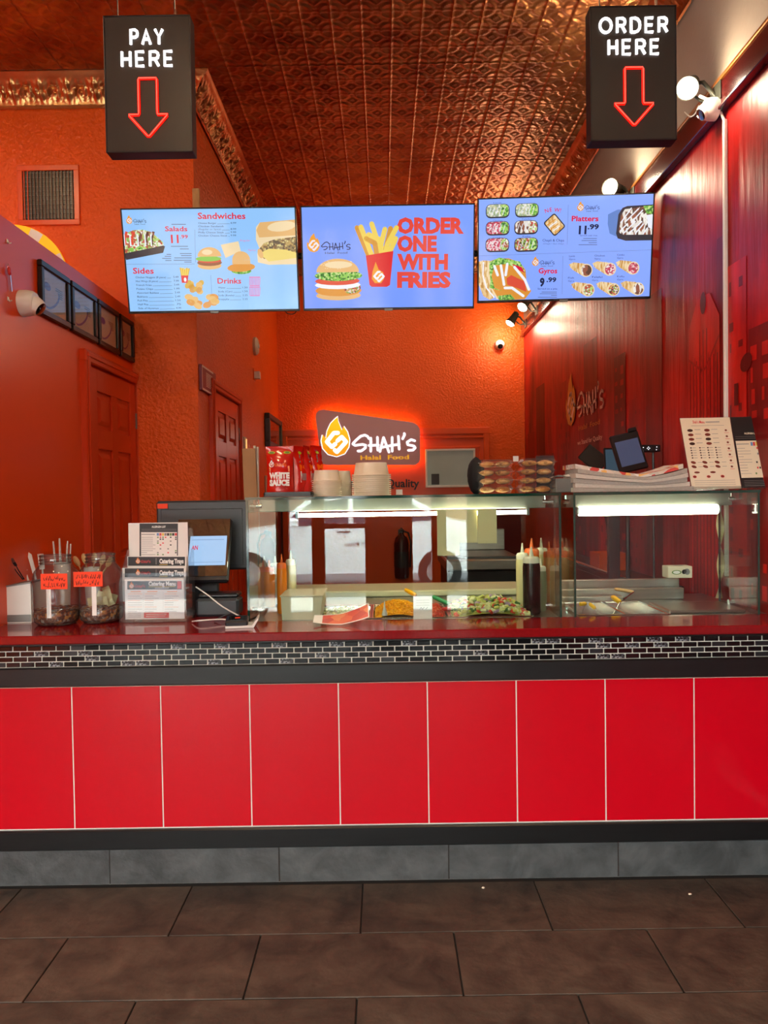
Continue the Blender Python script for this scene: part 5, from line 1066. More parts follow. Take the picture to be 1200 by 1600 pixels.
# clamshells of cookies
speckle('cookie_dark', ['c08c48', 'a87438', 'd0a058', '8a5c30'], 70, rough=.6, bump=.5); speckle('cookie_pale', ['d8aa64', 'c89854', 'e8c080', 'b08448'], 70, rough=.6, bump=.5); speckle('cookie_orange', ['d8923c', 'c88030', 'e0a858'], 80, rough=.6, bump=.4)
def clam(x, y, z, w, h, rz, lb, seed):
    t = thing('cookie_box', lb, 'box', T(x, y, z, rz), 'clear boxes of cookies'); d = .11; random.seed(seed)
    def shell(z0, z1, i0, i1):
        m = MB(); v = []
        for zz, ins in ((z0, i0), (z1, i1)): v += [(-w / 2 + ins, -d / 2 + ins, zz), (w / 2 - ins, -d / 2 + ins, zz), (w / 2 - ins, d / 2 - ins, zz), (-w / 2 + ins, d / 2 - ins, zz)]
        return m.add(v, [(0, 1, 5, 4), (1, 2, 6, 5), (2, 3, 7, 6), (3, 0, 4, 7), (4, 5, 6, 7) if z1 > z0 and i1 > i0 else (0, 1, 2, 3)], 'clamshell')
    shell(.001, h * .55, .010, .002).obj('base', t); shell(h * .62, h - .0005, .002, .008).obj('lid', t)
    r_ = MB(); r_.box(-w / 2 - .004, -d / 2 - .004, h * .55, w / 2 + .004, -d / 2 + .003, h * .62, 'clamshell', ch=.001); r_.box(-w / 2 - .004, d / 2 - .003, h * .55, w / 2 + .004, d / 2 + .004, h * .62, 'clamshell', ch=.001); r_.box(-w / 2 - .004, -d / 2 + .003, h * .55, -w / 2 + .003, d / 2 - .003, h * .62, 'clamshell', ch=.001); r_.box(w / 2 - .003, -d / 2 + .003, h * .55, w / 2 + .004, d / 2 - .003, h * .62, 'clamshell', ch=.001); r_.obj('rim', t)
    for k, mm in enumerate(random.sample(['cookie_dark', 'cookie_pale', 'cookie_orange', 'cookie_pale', 'cookie_dark'], 2)):
        o = MB().blob((0, 0, 0), (w * .22, .032, h * .36), mm, 14, 8, jit=.05).obj('cookie', smooth=60); o.matrix_world = T(x, y, z, rz) @ T((-.24 + .47 * k) * w, -.005, h * .46, random.random()); tag(o, 'round golden cookie packed inside a clear box', 'cookie', 'cookies in the clear boxes')
wa = atY(799, 760, .33).x - atY(747, 760, .33).x; xa = (atY(747, 760, .33).x + atY(799, 760, .33).x) / 2; xb = (atY(809, 760, .33).x + atY(862, 760, .33).x) / 2; hh = (atY(770, 718, .28).z - ZG) / 4
POSN = ['lowest', 'second from the bottom', 'third from the bottom', 'topmost']
for k in range(4): clam(xa + .002 * (k % 2), .33, ZG + k * hh, wa, hh, .03 * (k % 3 - 1), 'clear box of cookies, %s in the stack beside the black bag' % POSN[k], 20 + k)
for k in range(4): clam(xb + .003 * k, .33, ZG + k * (hh + .0008), wa, hh, .03 * ((k + 1) % 3 - 1), 'clear box of cookies, %s in the stack beside the grey tissue box' % POSN[k], 30 + k)
a = atY(806, 702, .40); t = thing('price_tag', 'tiny white price tag on a clip behind the cookie boxes', 'tag', T(a.x, .41, ZG)); MB().box(-.002, 0, 0, .002, .003, .13, 'acrylic').obj('clip', t); MB().box(-.010, -.002, .128, .012, 0, .150, 'paper_white').obj('ticket', t)
a, b = atY(838, 772, .40), atY(867, 711, .40); t = thing('menu_holder', 'clear acrylic sign holder with a dark maroon card behind the cookies', 'sign holder', T(0, .405, 0)); MB().box(a.x, 0, ZG, b.x, .003, b.z, 'acrylic').obj('acrylic_sheet', t); MB().box(a.x + .003, .0035, ZG + .001, b.x - .003, .005, b.z - .003, 'maroon_trim').obj('card', t)
# black bag behind the cookies
o = MB().blob((0, 0, 0), (.036, .05, .075), mat('black_cloth', '0a0a0c', rough=.8, bump=.3, bscale=30), 16, 10, jit=.04).obj('black_bag', smooth=70); v = atY(743, 752, .47); o.location = (v.x, .455, ZG + .074); tag(o, 'soft black bag slumped behind the cookie boxes', 'bag')
# tissue box and bundle of wrapping paper
mat('grey_card', '6a6862', rough=.7); a, b = atY(866, 771, .30), atY(896, 745, .30)
t = thing('tissue_box', 'grey tissue box with white tissue pulled out', 'box', T(a.x, .27, ZG)); wx = b.x - a.x
MB().box(0, 0, 0, wx, .11, .055, 'grey_card', ch=.003).obj('carton', t); MB().grid(lambda u, v: (-.012 + u * (wx + .02), .03 + v * .05, .056 + .018 * u + .008 * math.sin(u * 6 + v * 3) * (1 - v)), 10, 4, 'paper_white').obj('tissue', t, smooth=60)
mat('newsprint', 'a89f94', rough=.8, var=.2, vscale=70, stretch=(2, 1, 12)); mat('newsprint_pale', 'c8beb0', rough=.8, var=.12, vscale=50, stretch=(2, 1, 14)); speckle('newsprint_red', ['e8e0d8', 'c8433a', 'd8c8b8', 'e8b060', 'c8beb0', 'd8d0c8'], 40, rough=.6)
a, b = atY(893, 769, .26), atY(1076, 765, .26); L_ = b.x - a.x
for k in range(6):
    def topz(u, kk): 
        s_ = .026 * (1 - u) ** 1.5 + .034 * max(0, u - .62) ** 1.2 * 2.2
        return ZG + kk * (.0085 + .006 * s_ / .03) + (s_ * kk / 6)
    m = MB(); n = 22; x0, x1 = a.x + .006 * math.sin(k * 2.1) + .004 * k * .6, b.x - .012 * k * .5 + .005 * math.cos(k * 1.7); y0_ = .225 + .006 * math.sin(k * 1.3)
    vv = []; 
    for i in range(n + 1):
        u = i / n; x = x0 + (x1 - x0) * u; zl, zh = topz(u, k) + .0006, topz(u, k + 1)
        wv = .002 * math.sin(u * 17 + k)
        vv += [(x, y0_ + wv, zl), (x, y0_ + .003 + wv, zh), (x, y0_ + .20, zh), (x, y0_ + .20, zl)]
    ff = []
    for i in range(n):
        for q_ in range(4): ff.append((i * 4 + q_, i * 4 + (q_ + 1) % 4, (i + 1) * 4 + (q_ + 1) % 4, (i + 1) * 4 + q_))
    ff += [(0, 1, 2, 3), (n * 4 + 3, n * 4 + 2, n * 4 + 1, n * 4)]
    o = m.add(vv, ff, ['newsprint', 'newsprint_pale', 'newsprint', 'newsprint_pale', 'newsprint', 'newsprint_red'][k]).obj('wrapping_paper', smooth=40); tag(o, 'sagging bundle of printed wrapping paper on the glass shelf' if k < 5 else 'top bundle of wrapping paper with red print', 'paper', 'bundles of wrapping paper')
# leaning menu card and allergen sheet in an acrylic stand
yb_ = .235; mwm = T(atY(1130, 766, yb_).x, yb_, ZG + .004, 0, -.36); ms = thing('menu_stand', 'clear leaning acrylic stand at the end of the glass shelf', 'stand', mwm); cm = Canvas(mwm, eps=.0002, base=.003)
def quad(m, pts, y, th, mm): P = [cm.uv(*p) for p in pts]; return m.prism(P, y, y + th, mm)
quad(MB(), [(1080, 766), (1214, 762), (1196, 650), (1061, 653)], .0, .003, 'acrylic').obj('acrylic_back', ms); MB().box(cm.uv(1080, 766)[0], -.03, -.003, cm.uv(1210, 762)[0], .0, .001, 'acrylic').obj('foot', ms)
m1 = thing('menu_card', 'cream menu card with rows of small dish pictures', 'menu', mwm); quad(MB(), [(1081, 765), (1158, 763.5), (1139.5, 652.5), (1062, 654)], -.0025, .0012, 'paper_cream').obj('sheet', m1)
m2 = thing('allergen_sheet', 'black-bordered allergen list leaning beside the cream menu card', 'sheet', mwm); quad(MB(), [(1159, 763), (1213, 761.5), (1196, 651), (1140.5, 652.3)], -.0022, .0012, 'print_black').obj('sheet', m2)
c = cm; fx = lambda x, y: (1062 + 77.5 * x + 18.6 * y, 654 + 111 * y - 1.4 * x)
mat('dish_print', '7a3020', rough=.6); mat('dish_print_dark', '3a1c18', rough=.6)
c.tpx("Shah's Menu", *fx(.24, .075), fx(.48, .06)[0], 5, 'print_red', 1, .02); c.spx([fx(.5, .06), fx(.78, .06)], 1.4, 'print_grey', 1, False); c.spx([fx(.2, .11), fx(.86, .11)], .5, 'print_grey', 1, False)
random.seed(8)
for r_i in range(4):
    y = .175 + r_i * .062
    for x in (.16, .50): p_ = fx(x, y); c.epx(p_[0], p_[1], 4.6, 2.6, 'dish_print' if (r_i + int(x * 2)) % 3 else 'dish_print_dark', 1, n=8); c.spx([fx(x + .09, y - .01), fx(x + .21, y - .01)], .7, 'print_grey', 1, False)
for r_i in range(5):
    y = .42 + r_i * .035
    for x in (.12, .30, .46, .62): p_ = fx(x, y); c.epx(p_[0], p_[1], 1.5, 1.2, 'dish_print_dark', 1, n=6); c.spx([fx(x + .03, y), fx(x + .10, y)], .6, 'print_grey', 1, False)
for r_i in range(2):
    y = .625 + r_i * .06
    for x in (.12, .35, .60): p_ = fx(x, y); c.epx(p_[0], p_[1], 4.2, 2.4, 'dish_print', 1, -.3, n=8); c.spx([fx(x + .09, y), fx(x + .18, y)], .6, 'print_grey', 1, False)
for x in (.16, .48): p_ = fx(x, .765); c.epx(p_[0], p_[1], 4.6, 1.8, 'dish_print', 1, n=8)
for x in (.10, .38, .66): p_ = fx(x, .825); c.epx(p_[0], p_[1], 3.2, 2.4, 'print_red', 1, n=8); c.epx(p_[0], p_[1], 2.4, 1.8, 'dish_print', 2, n=8)
for r_i in range(7): p_ = fx(.88, .18 + r_i * .085); c.epx(p_[0], p_[1], 2.0, 1.8, 'dish_print', 1, n=6); c.spx([fx(.84, .215 + r_i * .085), fx(.93, .215 + r_i * .085)], .6, 'print_red', 1, False)
for y in (.88, .91, .94): c.spx([fx(.08, y), fx(.9, y)], .5, 'print_grey', 1, False)
c.obj('print', m1)
c = Canvas(mwm, eps=.0002, base=.0026); g = lambda x, y: (1140.5 + 55.5 * ((x - 218) / 60) + 17.8 * ((y - 806) / 76), 652.3 + 111 * ((y - 806) / 76) - 1.2 * ((x - 218) / 60))
allergen(c, g, 'print_black', 'paper_cream')
for k in range(4): c.spx([g(224, 874 + k * 1.8), g(270, 874 + k * 1.8)], .5, 'print_grey', 3, False)
c.obj('print', m2)
# ------------------------------------------------------------------ mural print and logo on the right wall
def vinyl(name, col): return mat(name, col, rough=.38, var=.35, vscale=9, spec=.25, bump=.32, bscale=9, bdist=.01, stretch=(1, 2.4, .22))
vinyl('mural_black', '5a0c0c'); vinyl('mural_dark', '760e0d'); vinyl('mural_mid', '980f0e'); vinyl('mural_bright', 'bc1810'); mat('mural_white', 'ffd8c8', rough=.4); mat('mural_gold', 'd08a20', rough=.4); mat('mural_orange', 'a8320e', rough=.35)
MWR = T(XR, 0, 0, math.radians(-90)); c = Canvas(MWR, eps=.0006, base=.0008)
# skyline in wall coordinates: u = -y
def bld(y0, y1, z1, m, L, win=None, z0=.3):
    c.rect(-y1, z0, -y0, z1, m, L)
    if win:
        n_ = max(1, int((y1 - y0) / .075)); zz = z1 - .07
        while zz > max(z0, .55):
            for k in range(n_):
                if random.random() < .6: u = -y1 + (k + .2 + random.uniform(-.1, .1)) * (y1 - y0) / n_; c.rect(u, zz - random.uniform(.02, .06), u + (y1 - y0) / n_ * random.uniform(.15, .6), zz, win, L + 1)
            zz -= .085
random.seed(21)
for y0, wd, z1, m, L, wn in ((4.55, .34, 1.95, 'mural_dark', 1, None), (4.1, .36, 2.35, 'mural_black', 1, None), (3.75, .3, 1.7, 'mural_dark', 3, 'mural_mid'), (3.2, .38, 2.25, 'mural_mid', 1, 'mural_dark'), (2.75, .30, 1.35, 'mural_black', 3, 'mural_mid'), (2.45, .34, 2.42, 'mural_dark', 1, None), (2.1, .30, 1.55, 'mural_bright', 3, 'mural_dark'), (1.86, .22, 2.2, 'mural_black', 5, 'mural_mid'), (1.56, .24, 1.9, 'mural_mid', 1, 'mural_dark'), (1.28, .24, 2.42, 'mural_dark', 3, None), (.52, .12, 2.45, 'mural_dark', 1, None), (.38, .16, 2.3, 'mural_bright', 3, 'mural_dark'), (.18, .18, 2.0, 'mural_dark', 5, 'mural_bright'), (-.1, .26, 2.4, 'mural_mid', 1, 'mural_dark'), (-.5, .3, 1.9, 'mural_dark', 3, 'mural_mid'), (-1.0, .4, 2.3, 'mural_black', 1, 'mural_mid')): bld(y0, y0 + wd, z1, m, L, wn)
# striped tower beside the conduit
ta, tbm = c.uv(1078, 652), c.uv(1126, 652); za = c.uv(1100, 560)[1]; zt2 = c.uv(1100, 505)[1]
c.rect(ta[0], .5, tbm[0], zt2, 'mural_bright', 5); c.poly([(ta[0], zt2), (tbm[0], zt2), ((ta[0] * .3 + tbm[0] * .7), zt2 + .12), ((ta[0] * .7 + tbm[0] * .3), zt2 + .12)], 'mural_bright', 5)
for k in range(9):
    u = ta[0] + (k + .5) / 9 * (tbm[0] - ta[0]); c.rect(u - .005, .5, u + .005, za if abs(k - 4) > 1 else zt2 - .03, 'mural_dark', 7)
for k in (1, 3, 5, 7):
    u = ta[0] + (k + 1.0) / 9 * (tbm[0] - ta[0]); zz = .6
    while zz < za: c.rect(u - .004, zz, u + .003, zz + .03, 'mural_mid', 8); zz += .05
mid = (ta[0] + tbm[0]) / 2; c.stroke([(ta[0], za + .02), (mid - .02, za - .05), (mid + .02, za - .05), (tbm[0], za + .07)], .012, 'mural_mid', 8); c.ell(mid, zt2 + .09, .03, .05, 'mural_black', 7)
pz = c.uv(1168, 566); c.ell(pz[0], pz[1], .05, .035, 'mural_black', 9, .3); pz = c.uv(1153, 618); c.rect(pz[0] - .02, pz[1] - .04, pz[0] + .015, pz[1] + .05, 'mural_black', 9)
c.obj('mural_print', wr, mw=MWR)
c = Canvas(MWR, eps=.0006, base=.0072)
tip = c.uv(894, 582); bot = c.uv(893, 666); right = c.uv(945, 640); kz = (tip[1] - bot[1]) / 422.0; ku = (right[0] - tip[0]) / (1085 - 258)
f2 = lambda p: (tip[0] + (p[0] - 258) * ku, tip[1] - (p[1] - 148) * kz)
c.poly([f2(p) for p in FLAME], 'mural_gold', 1)
for st in EMBLEM: c.stroke([f2(p) for p in st], 40 * kz, 'mural_white', 2)
for st in SHAHS: c.stroke([f2(p) for p in st], 22 * kz, 'mural_white', 2)
for tx, xa_, xb_, py_, cp_, mm_ in (('Halal  Food', 906, 939, 668, .036, 'mural_gold'), ('we Stand for Quality', 904, 943, 691, .034, 'mural_white')):
    ua, ub = c.uv(xa_, py_), c.uv(xb_, py_); c.text(tx, ua[0], (ua[1] + ub[1]) / 2, cp_, mm_, 2, .01, ub[0] - ua[0])
c.obj('wall_logo', wr, mw=MWR)
# ------------------------------------------------------------------ backlit sign on the back wall
mat('sign_mauve', 'd8a0aa', rough=.4, spec=1.0); mat('sign_yellow', 'f6c01e', rough=.4, emit='f6b81e', es=.5); emis('sign_white', 'ffffff', 1.2, .4); mat('halo_led', 'ff8a30', emit='ffae40', es=13.0)
def flame_mat():
    m, nt, n, l, b = new_mat('sign_flame'); tc = n.new('ShaderNodeTexCoord'); sp = n.new('ShaderNodeSeparateXYZ'); l.new(tc.outputs['Object'], sp.inputs[0]); mr = n.new('ShaderNodeMapRange'); mr.inputs['From Min'].default_value = -.25; mr.inputs['From Max'].default_value = .2; l.new(sp.outputs[2], mr.inputs[0])
    r = n.new('ShaderNodeValToRGB'); r.color_ramp.elements[0].color = lin('f08a14'); r.color_ramp.elements[1].color = lin('ffd21a'); l.new(mr.outputs[0], r.inputs[0]); l.new(r.outputs[0], b.inputs['Base Color']); l.new(r.outputs[0], b.inputs['Emission Color']); b.inputs['Emission Strength'].default_value = .75
flame_mat()
ys = YB - .12; qs = lambda x, y: (490 + x * 175 / 1200, 630 + y * 175 / 1200)
pc_ = atY(*qs(580, 370), ys); mws = T(pc_.x, ys, pc_.z); sg = thing('logo_sign', 'mauve backlit logo sign with a flame and the restaurant name', 'sign', mws); c = Canvas(mws, eps=.0012, base=.002)
out = [(22, 150), (30, 105), (58, 78), (100, 68), (1060, 205), (1105, 228), (1135, 270), (1142, 310), (1142, 600), (1130, 632), (1090, 662), (140, 662), (100, 650), (78, 615)]
P = [c.uv(*qs(*p)) for p in out]; MB().prism(P, 0, .025, 'sign_mauve').obj('sign_panel', sg)
cxp, czp = sum(p[0] for p in P) / len(P), sum(p[1] for p in P) / len(P)
MB().tube([(cxp + (p[0] - cxp) * .93, .06, czp + (p[1] - czp) * .90) for p in P], .010, 'halo_led', 8, closed=True).obj('halo_tube', sg, smooth=60)
for x in (-.3, .3): MB().tube([(x, .024, 0), (x, .118, 0)], .01, 'dull_steel', 8).obj('standoff', sg)
tipu = c.uv(*qs(258, 148)); kk = c.k(*qs(258, 148)) * 175 / 1200
lg_ = Canvas(eps=.0015, base=.002); logo(lg_, tipu[0], tipu[1], kk, 'sign_flame', 'sign_white', 'sign_white', 1, sw=26, ew=44, sub='sign_yellow', outline='sign_white'); lg_.obj('logo_print', sg)
c = Canvas(T(0, YB - .0225, 0), eps=.0008, base=.001); mat('letter_black', '1a0a08', rough=.5)
c.tpx('We Stand for Quality', 500, 761, 655, 13, 'letter_black', 1, .02); o = c.obj('lettering', o3); o.matrix_local = T(0, YB - .0225, 0)
# ------------------------------------------------------------------ fixtures on the orange walls
va, vb = atY(38, 345, YV), atY(116, 267, YV); vt = thing('air_vent', 'square dark air return grille in an orange frame', 'vent', T(0, YV, 0))
wv_, hv_ = vb.x - va.x, vb.z - va.z
MB().box(va.x, -.004, va.z, vb.x, -.001, vb.z, 'black_plastic').obj('backing', vt)
f_ = MB(); q_ = .03
for x0, z0, x1, z1 in ((va.x - q_, va.z - q_, vb.x + q_, va.z), (va.x - q_, vb.z, vb.x + q_, vb.z + q_), (va.x - q_, va.z, va.x, vb.z), (vb.x, va.z, vb.x + q_, vb.z)): f_.box(x0, -.014, z0, x1, 0, z1, 'orange_paint', ch=.002)
f_.obj('frame', vt); mat('vent_slat', '6a4a38', rough=.4, metal=.3)
for k in range(15):
    x = va.x + (k + .5) / 15 * wv_; MB().box(x - .002, -.012, va.z, x + .002, -.008, vb.z, 'orange_paint' if k < 2 else 'vent_slat').obj('slat', vt)
for k in range(11): z = va.z + (k + .5) / 11 * hv_; MB().box(va.x, -.008, z - .0015, vb.x, -.005, z + .0015, 'dark_steel').obj('cross_slat', vt)
# round yellow sign half hidden by the partition
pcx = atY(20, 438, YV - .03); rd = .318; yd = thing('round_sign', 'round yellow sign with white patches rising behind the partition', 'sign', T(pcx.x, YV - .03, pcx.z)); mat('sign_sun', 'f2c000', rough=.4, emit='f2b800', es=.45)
MB().lathe([(rd, -.012), (rd, .0)], 'sign_sun', 48, capb=True, capt=True, xf=Matrix.Rotation(math.radians(90), 4, 'X')).obj('disc', yd); c = Canvas(base=.0008)
for a in (62, 22, 105, 150, 200, 250, 300): c.poly([(rd * .99 * math.cos(math.radians(a + d_)), rd * .99 * math.sin(math.radians(a + d_))) for d_ in (-7, 0, 7)] + [(rd * .6 * math.cos(math.radians(a + d_)), rd * .6 * math.sin(math.radians(a + d_))) for d_ in (9, -9)], 'print_white', 1)
c.obj('white_patches', yd); MB().tube([(0, .0, -.1), (0, .03, -.1)], .02, 'dull_steel', 8).obj('standoff', yd)
# pine strip on the corner above the screen
v0, v1 = atY(301, 330, YV - .001), atY(312, 296, YV - .001); tag(MB().box(v0.x + .004, YV - .02, v0.z - .25, v1.x, YV - .001, v1.z, 'wood', ch=.002).obj('wooden_strip'), 'short pale wooden strip fixed to the wall corner above the screen', 'strip')
# framed posters on the partition
mat('poster_tan', 'f0cca4', rough=.6, var=.06, vscale=5); mat('poster_purple', '8a5c8c', rough=.6); mat('poster_ink', '8a6a58', rough=.6); glass('frame_glass', 'f0f2f2', ior=1.5)
zt_, zb_ = (atX(59, 407, XP).z + atX(211, 508, XP).z) / 2, (atX(60, 493, XP).z + atX(211, 569, XP).z) / 2
for k, (p0, p1, lb) in enumerate(((59, 105, 'black framed tan poster nearest the dome camera'), (107, 147, 'black framed tan poster second from the dome camera'), (149, 181, 'black framed tan poster third from the dome camera'), (183, 212, 'black framed tan poster above the partition door'))):
    ya, yb = atX(p0, 500, XP).y, atX(p1, 500, XP).y; yb = min(yb, YV - .004); L_ = yb - ya - .006; Hh = zt_ - zb_
    t = thing('picture_frame', lb, 'frame', T(XP, ya, zb_, math.radians(90)), 'framed posters on the partition'); f_ = MB(); e = .028
    for x0, z0, x1, z1 in ((0, 0, L_, e), (0, Hh - e, L_, Hh), (0, e, e, Hh - e), (L_ - e, e, L_, Hh - e)): f_.box(x0, -.022, z0, x1, -.001, z1, 'satin_black', ch=.004)
    f_.obj('frame_moulding', t); MB().box(e, -.010, e, L_ - e, -.002, Hh - e, 'poster_tan').obj('poster', t); MB().box(e, -.0145, e, L_ - e, -.012, Hh - e, 'frame_glass').obj('glass_pane', t)
    c = Canvas(eps=.0003, base=.0102); iw, ih = L_ - 2 * e, Hh - 2 * e
    c.ell(e + iw * .42, e + ih * .34, iw * .34, ih * .17, 'poster_purple', 1, .5); c.ell(e + iw * .38, e + ih * .37, iw * .32, ih * .16, 'poster_tan', 2, .5); c.ell(e + iw * .2, e + ih * .62, iw * .15, ih * .10, 'poster_purple', 1)
    for j in range(5): c.stroke([(e + iw * .55, e + ih * (.5 + .05 * j)), (e + iw * .85, e + ih * (.5 + .05 * j))], .005, 'poster_ink', 1, False)
    c.obj('poster_print', t)
# cameras
def turret(name, label, mw, r):
    t = thing(name, label, 'camera', mw)          # local: mounted on plane y=0, body towards -y, lens looks down -y/-z
    MB().lathe([(r, 0), (r * 1.0, r * .5), (r * .92, r * .9), (r * .8, r * 1.1)], 'white_plastic', 28, capb=True, capt=True, xf=Matrix.Rotation(math.radians(90), 4, 'X')).obj('housing', t, smooth=45)
    X = T(0, -r * .95, -r * .15) @ Matrix.Rotation(math.radians(125), 4, 'X')
    MB().lathe([(0, -r * .72), (r * .5, -r * .5), (r * .72, 0), (r * .66, r * .45), (r * .55, r * .62)], 'white_plastic', 24, xf=X).obj('eyeball', t, smooth=50)
    MB().lathe([(r * .55, r * .60), (r * .5, r * .63), (0, r * .63)], 'glossy_black', 24, xf=X).obj('lens', t, smooth=50); return t
v = atX(34, 474, XP); turret('security_camera', 'white dome security camera on the orange partition', T(XP + .0005, v.y, v.z, math.radians(90)), .052)
v = atX(1113, 178, XR - .045); turret('security_camera', 'white dome security camera under the rail of the mural', T(XR - .0282, v.y, v.z + .02, math.radians(-90)), .046)
v = atY(780, 541, YB); turret('security_camera', 'small white security camera on the back wall', T(v.x, YB - .0005, v.z + .01), .05)
# hooks and a keyring on the partition
for px, py, lb in ((11, 381, 'tiny white wall hook above the keyring'), (12, 471, 'tiny white wall hook below the keyring')):
    v = atX(px, py, XP); h_ = MB(); h_.tube([(.002, 0, .012), (.008, 0, 0), (.016, 0, .004)], .0025, 'white_plastic', 8); h_.box(0, -.006, .002, .003, .006, .018, 'white_plastic', ch=.001); o = h_.obj('wall_hook', smooth=40); o.location = (XP + .0005, v.y, v.z); tag(o, lb, 'hook')
v = atX(10, 424, XP); kr = thing('keyring', 'red fob and key hanging on the partition', 'keyring', T(XP + .004, v.y, v.z)); MB().blob((.008, 0, 0), (.006, .013, .016), 'red_plastic', 12, 8).obj('red_fob', kr, smooth=60); MB().box(.002, .008, -.075, .005, .016, -.01, 'bright_steel', ch=.001, xf=T(0, 0, 0, 0, .15)).obj('key', kr); MB().tube([(.003, .004 * math.cos(a_), .02 + .01 * math.sin(a_)) for a_ in [i * .6 for i in range(11)]], .001, 'bright_steel', 6).obj('ring', kr)
# side wall fixtures
def on_recess(px, py): return atX(px, py, XRC)
a, b = on_recess(311, 617), on_recess(333, 577); ny0, ny1 = YV + .025, on_recess(333, 600).y; z0_, z1_ = (on_recess(322, 615).z), (on_recess(322, 577).z)
t = thing('notice_plate', 'maroon notice plate with a white border above the side door', 'sign', T(XRC, ny0, z0_, math.radians(90))); Ln, Hn = ny1 - ny0, z1_ - z0_; mat('notice_maroon', '7a1430', rough=.35)
MB().box(0, -.018, 0, Ln, -.0005, Hn, 'notice_maroon', ch=.002).obj('plate', t); c = Canvas(base=.0185)
c.stroke([(Ln * .8, Hn - .008), (.008, Hn - .008), (.008, .008), (Ln * .8, .008)], .012, 'print_white', 1, False)
for k in range(9): c.stroke([(Ln * .28, Hn * (.24 + .065 * k)), (Ln * (.62 + .05 * (k % 3)), Hn * (.24 + .065 * k))], .005, 'print_white', 1, False)
c.obj('lettering', t)
v = on_recess(397, 541); t = thing('smoke_alarm', 'round beige smoke alarm high on the side wall', 'alarm', T(XRC, v.y, v.z, math.radians(90))); RX = Matrix.Rotation(math.radians(90), 4, 'X'); mat('beige_plastic', 'cdb8a0', rough=.4)
MB().lathe([(.075, 0), (.075, .02), (.06, .034), (.03, .038), (0, .038)], 'beige_plastic', 28, xf=RX).obj('cover', t, smooth=40); MB().lathe([(.02, .038), (.018, .044), (0, .044)], 'white_plastic', 14, xf=RX).obj('button', t, smooth=40)
v = on_recess(397, 586); t = thing('strobe_light', 'small white wedge strobe under the smoke alarm', 'strobe', T(XRC, v.y, v.z, math.radians(90))); MB().box(-.045, -.006, -.05, .045, 0, .05, 'orange_paint', ch=.002).obj('back_plate', t); MB().prism([(-.03, -.032), (.03, -.032), (.03, .026), (-.03, .026)], -.05, -.006, 'white_plastic').obj('lens', t)
v = on_recess(378, 697); t = thing('switch_box', 'white light switch box with an orange sticker given a glow, beside the side door', 'keypad', T(XRC, v.y, v.z, math.radians(90))); MB().box(-.05, -.03, -.06, .05, 0, .07, 'beige_plastic', ch=.008).obj('casing', t); emis('sticker_glow', 'ffb060', 1.2, .3); MB().box(.0, -.033, -.04, .04, -.028, .055, 'sticker_glow', ch=.003).obj('glowing_sticker', t)  # orange sticker on the switch box; its glow is put in by emission
v = on_recess(415, 757); t = thing('wall_switch', 'pale wall switch plate low on the side wall', 'switch', T(XRC, v.y, v.z, math.radians(90))); MB().box(-.06, -.016, -.07, .06, 0, .08, 'beige_plastic', ch=.005).obj('plate', t); MB().box(-.012, -.022, -.02, .012, -.015, .025, 'white_plastic', ch=.003).obj('rocker', t)
ya, yb = on_recess(413, 670).y, min(on_recess(436, 670).y, YB - .08); za_, zb2 = on_recess(413, 697).z + .0, on_recess(413, 645).z
t = thing('wall_monitor', 'dark framed monitor on the side wall next to the back wall', 'monitor', T(XRC, ya, za_, math.radians(90))); Lm, Hm = yb - ya, zb2 - za_; f_ = MB(); e = .05
for x0, z0, x1, z1 in ((0, 0, Lm, e), (0, Hm - e, Lm, Hm), (0, e, e, Hm - e), (Lm - e, e, Lm, Hm - e)): f_.box(x0, -.05, z0, x1, -.001, z1, 'dark_grey_plastic', ch=.006)
f_.obj('frame', t); MB().box(e, -.035, e, Lm - e, -.002, Hm - e, 'glossy_black').obj('dark_screen', t)
# tall cardboard sleeve behind the till
v = atY(396, 770, .66); t = thing('cardboard_sleeve', 'tall brown cardboard sleeve with rolled plastic inside, standing behind the till', 'cardboard', T(v.x, .64, ZS, .1, 0, -.02)); mat('cardboard', 'a8805a', rough=.8, var=.08, vscale=12); hs = atY(396, 701, .66).z - ZS
for x0, y0, x1, y1 in ((-.028, 0, .028, .003), (-.028, .057, .028, .06), (-.028, .003, -.025, .057), (.025, .003, .028, .057)): MB().box(x0, y0, 0, x1, y1, hs, 'cardboard').obj('side', t)
for k, (x, y, h_) in enumerate(((-.012, .02, .03), (.006, .03, .022), (.014, .045, .015))): tag(MB().tube([(v.x + x, .64 + y, ZS + .02), (v.x + x * 1.2, .64 + y, ZS + hs + h_ * .6)], .006, 'clamshell' if k == 0 else 'white_plastic', 8).obj('plastic_roll', smooth=50), 'thin rolled plastic sheet sticking out of the cardboard sleeve', 'roll', 'rolls in the cardboard sleeve')
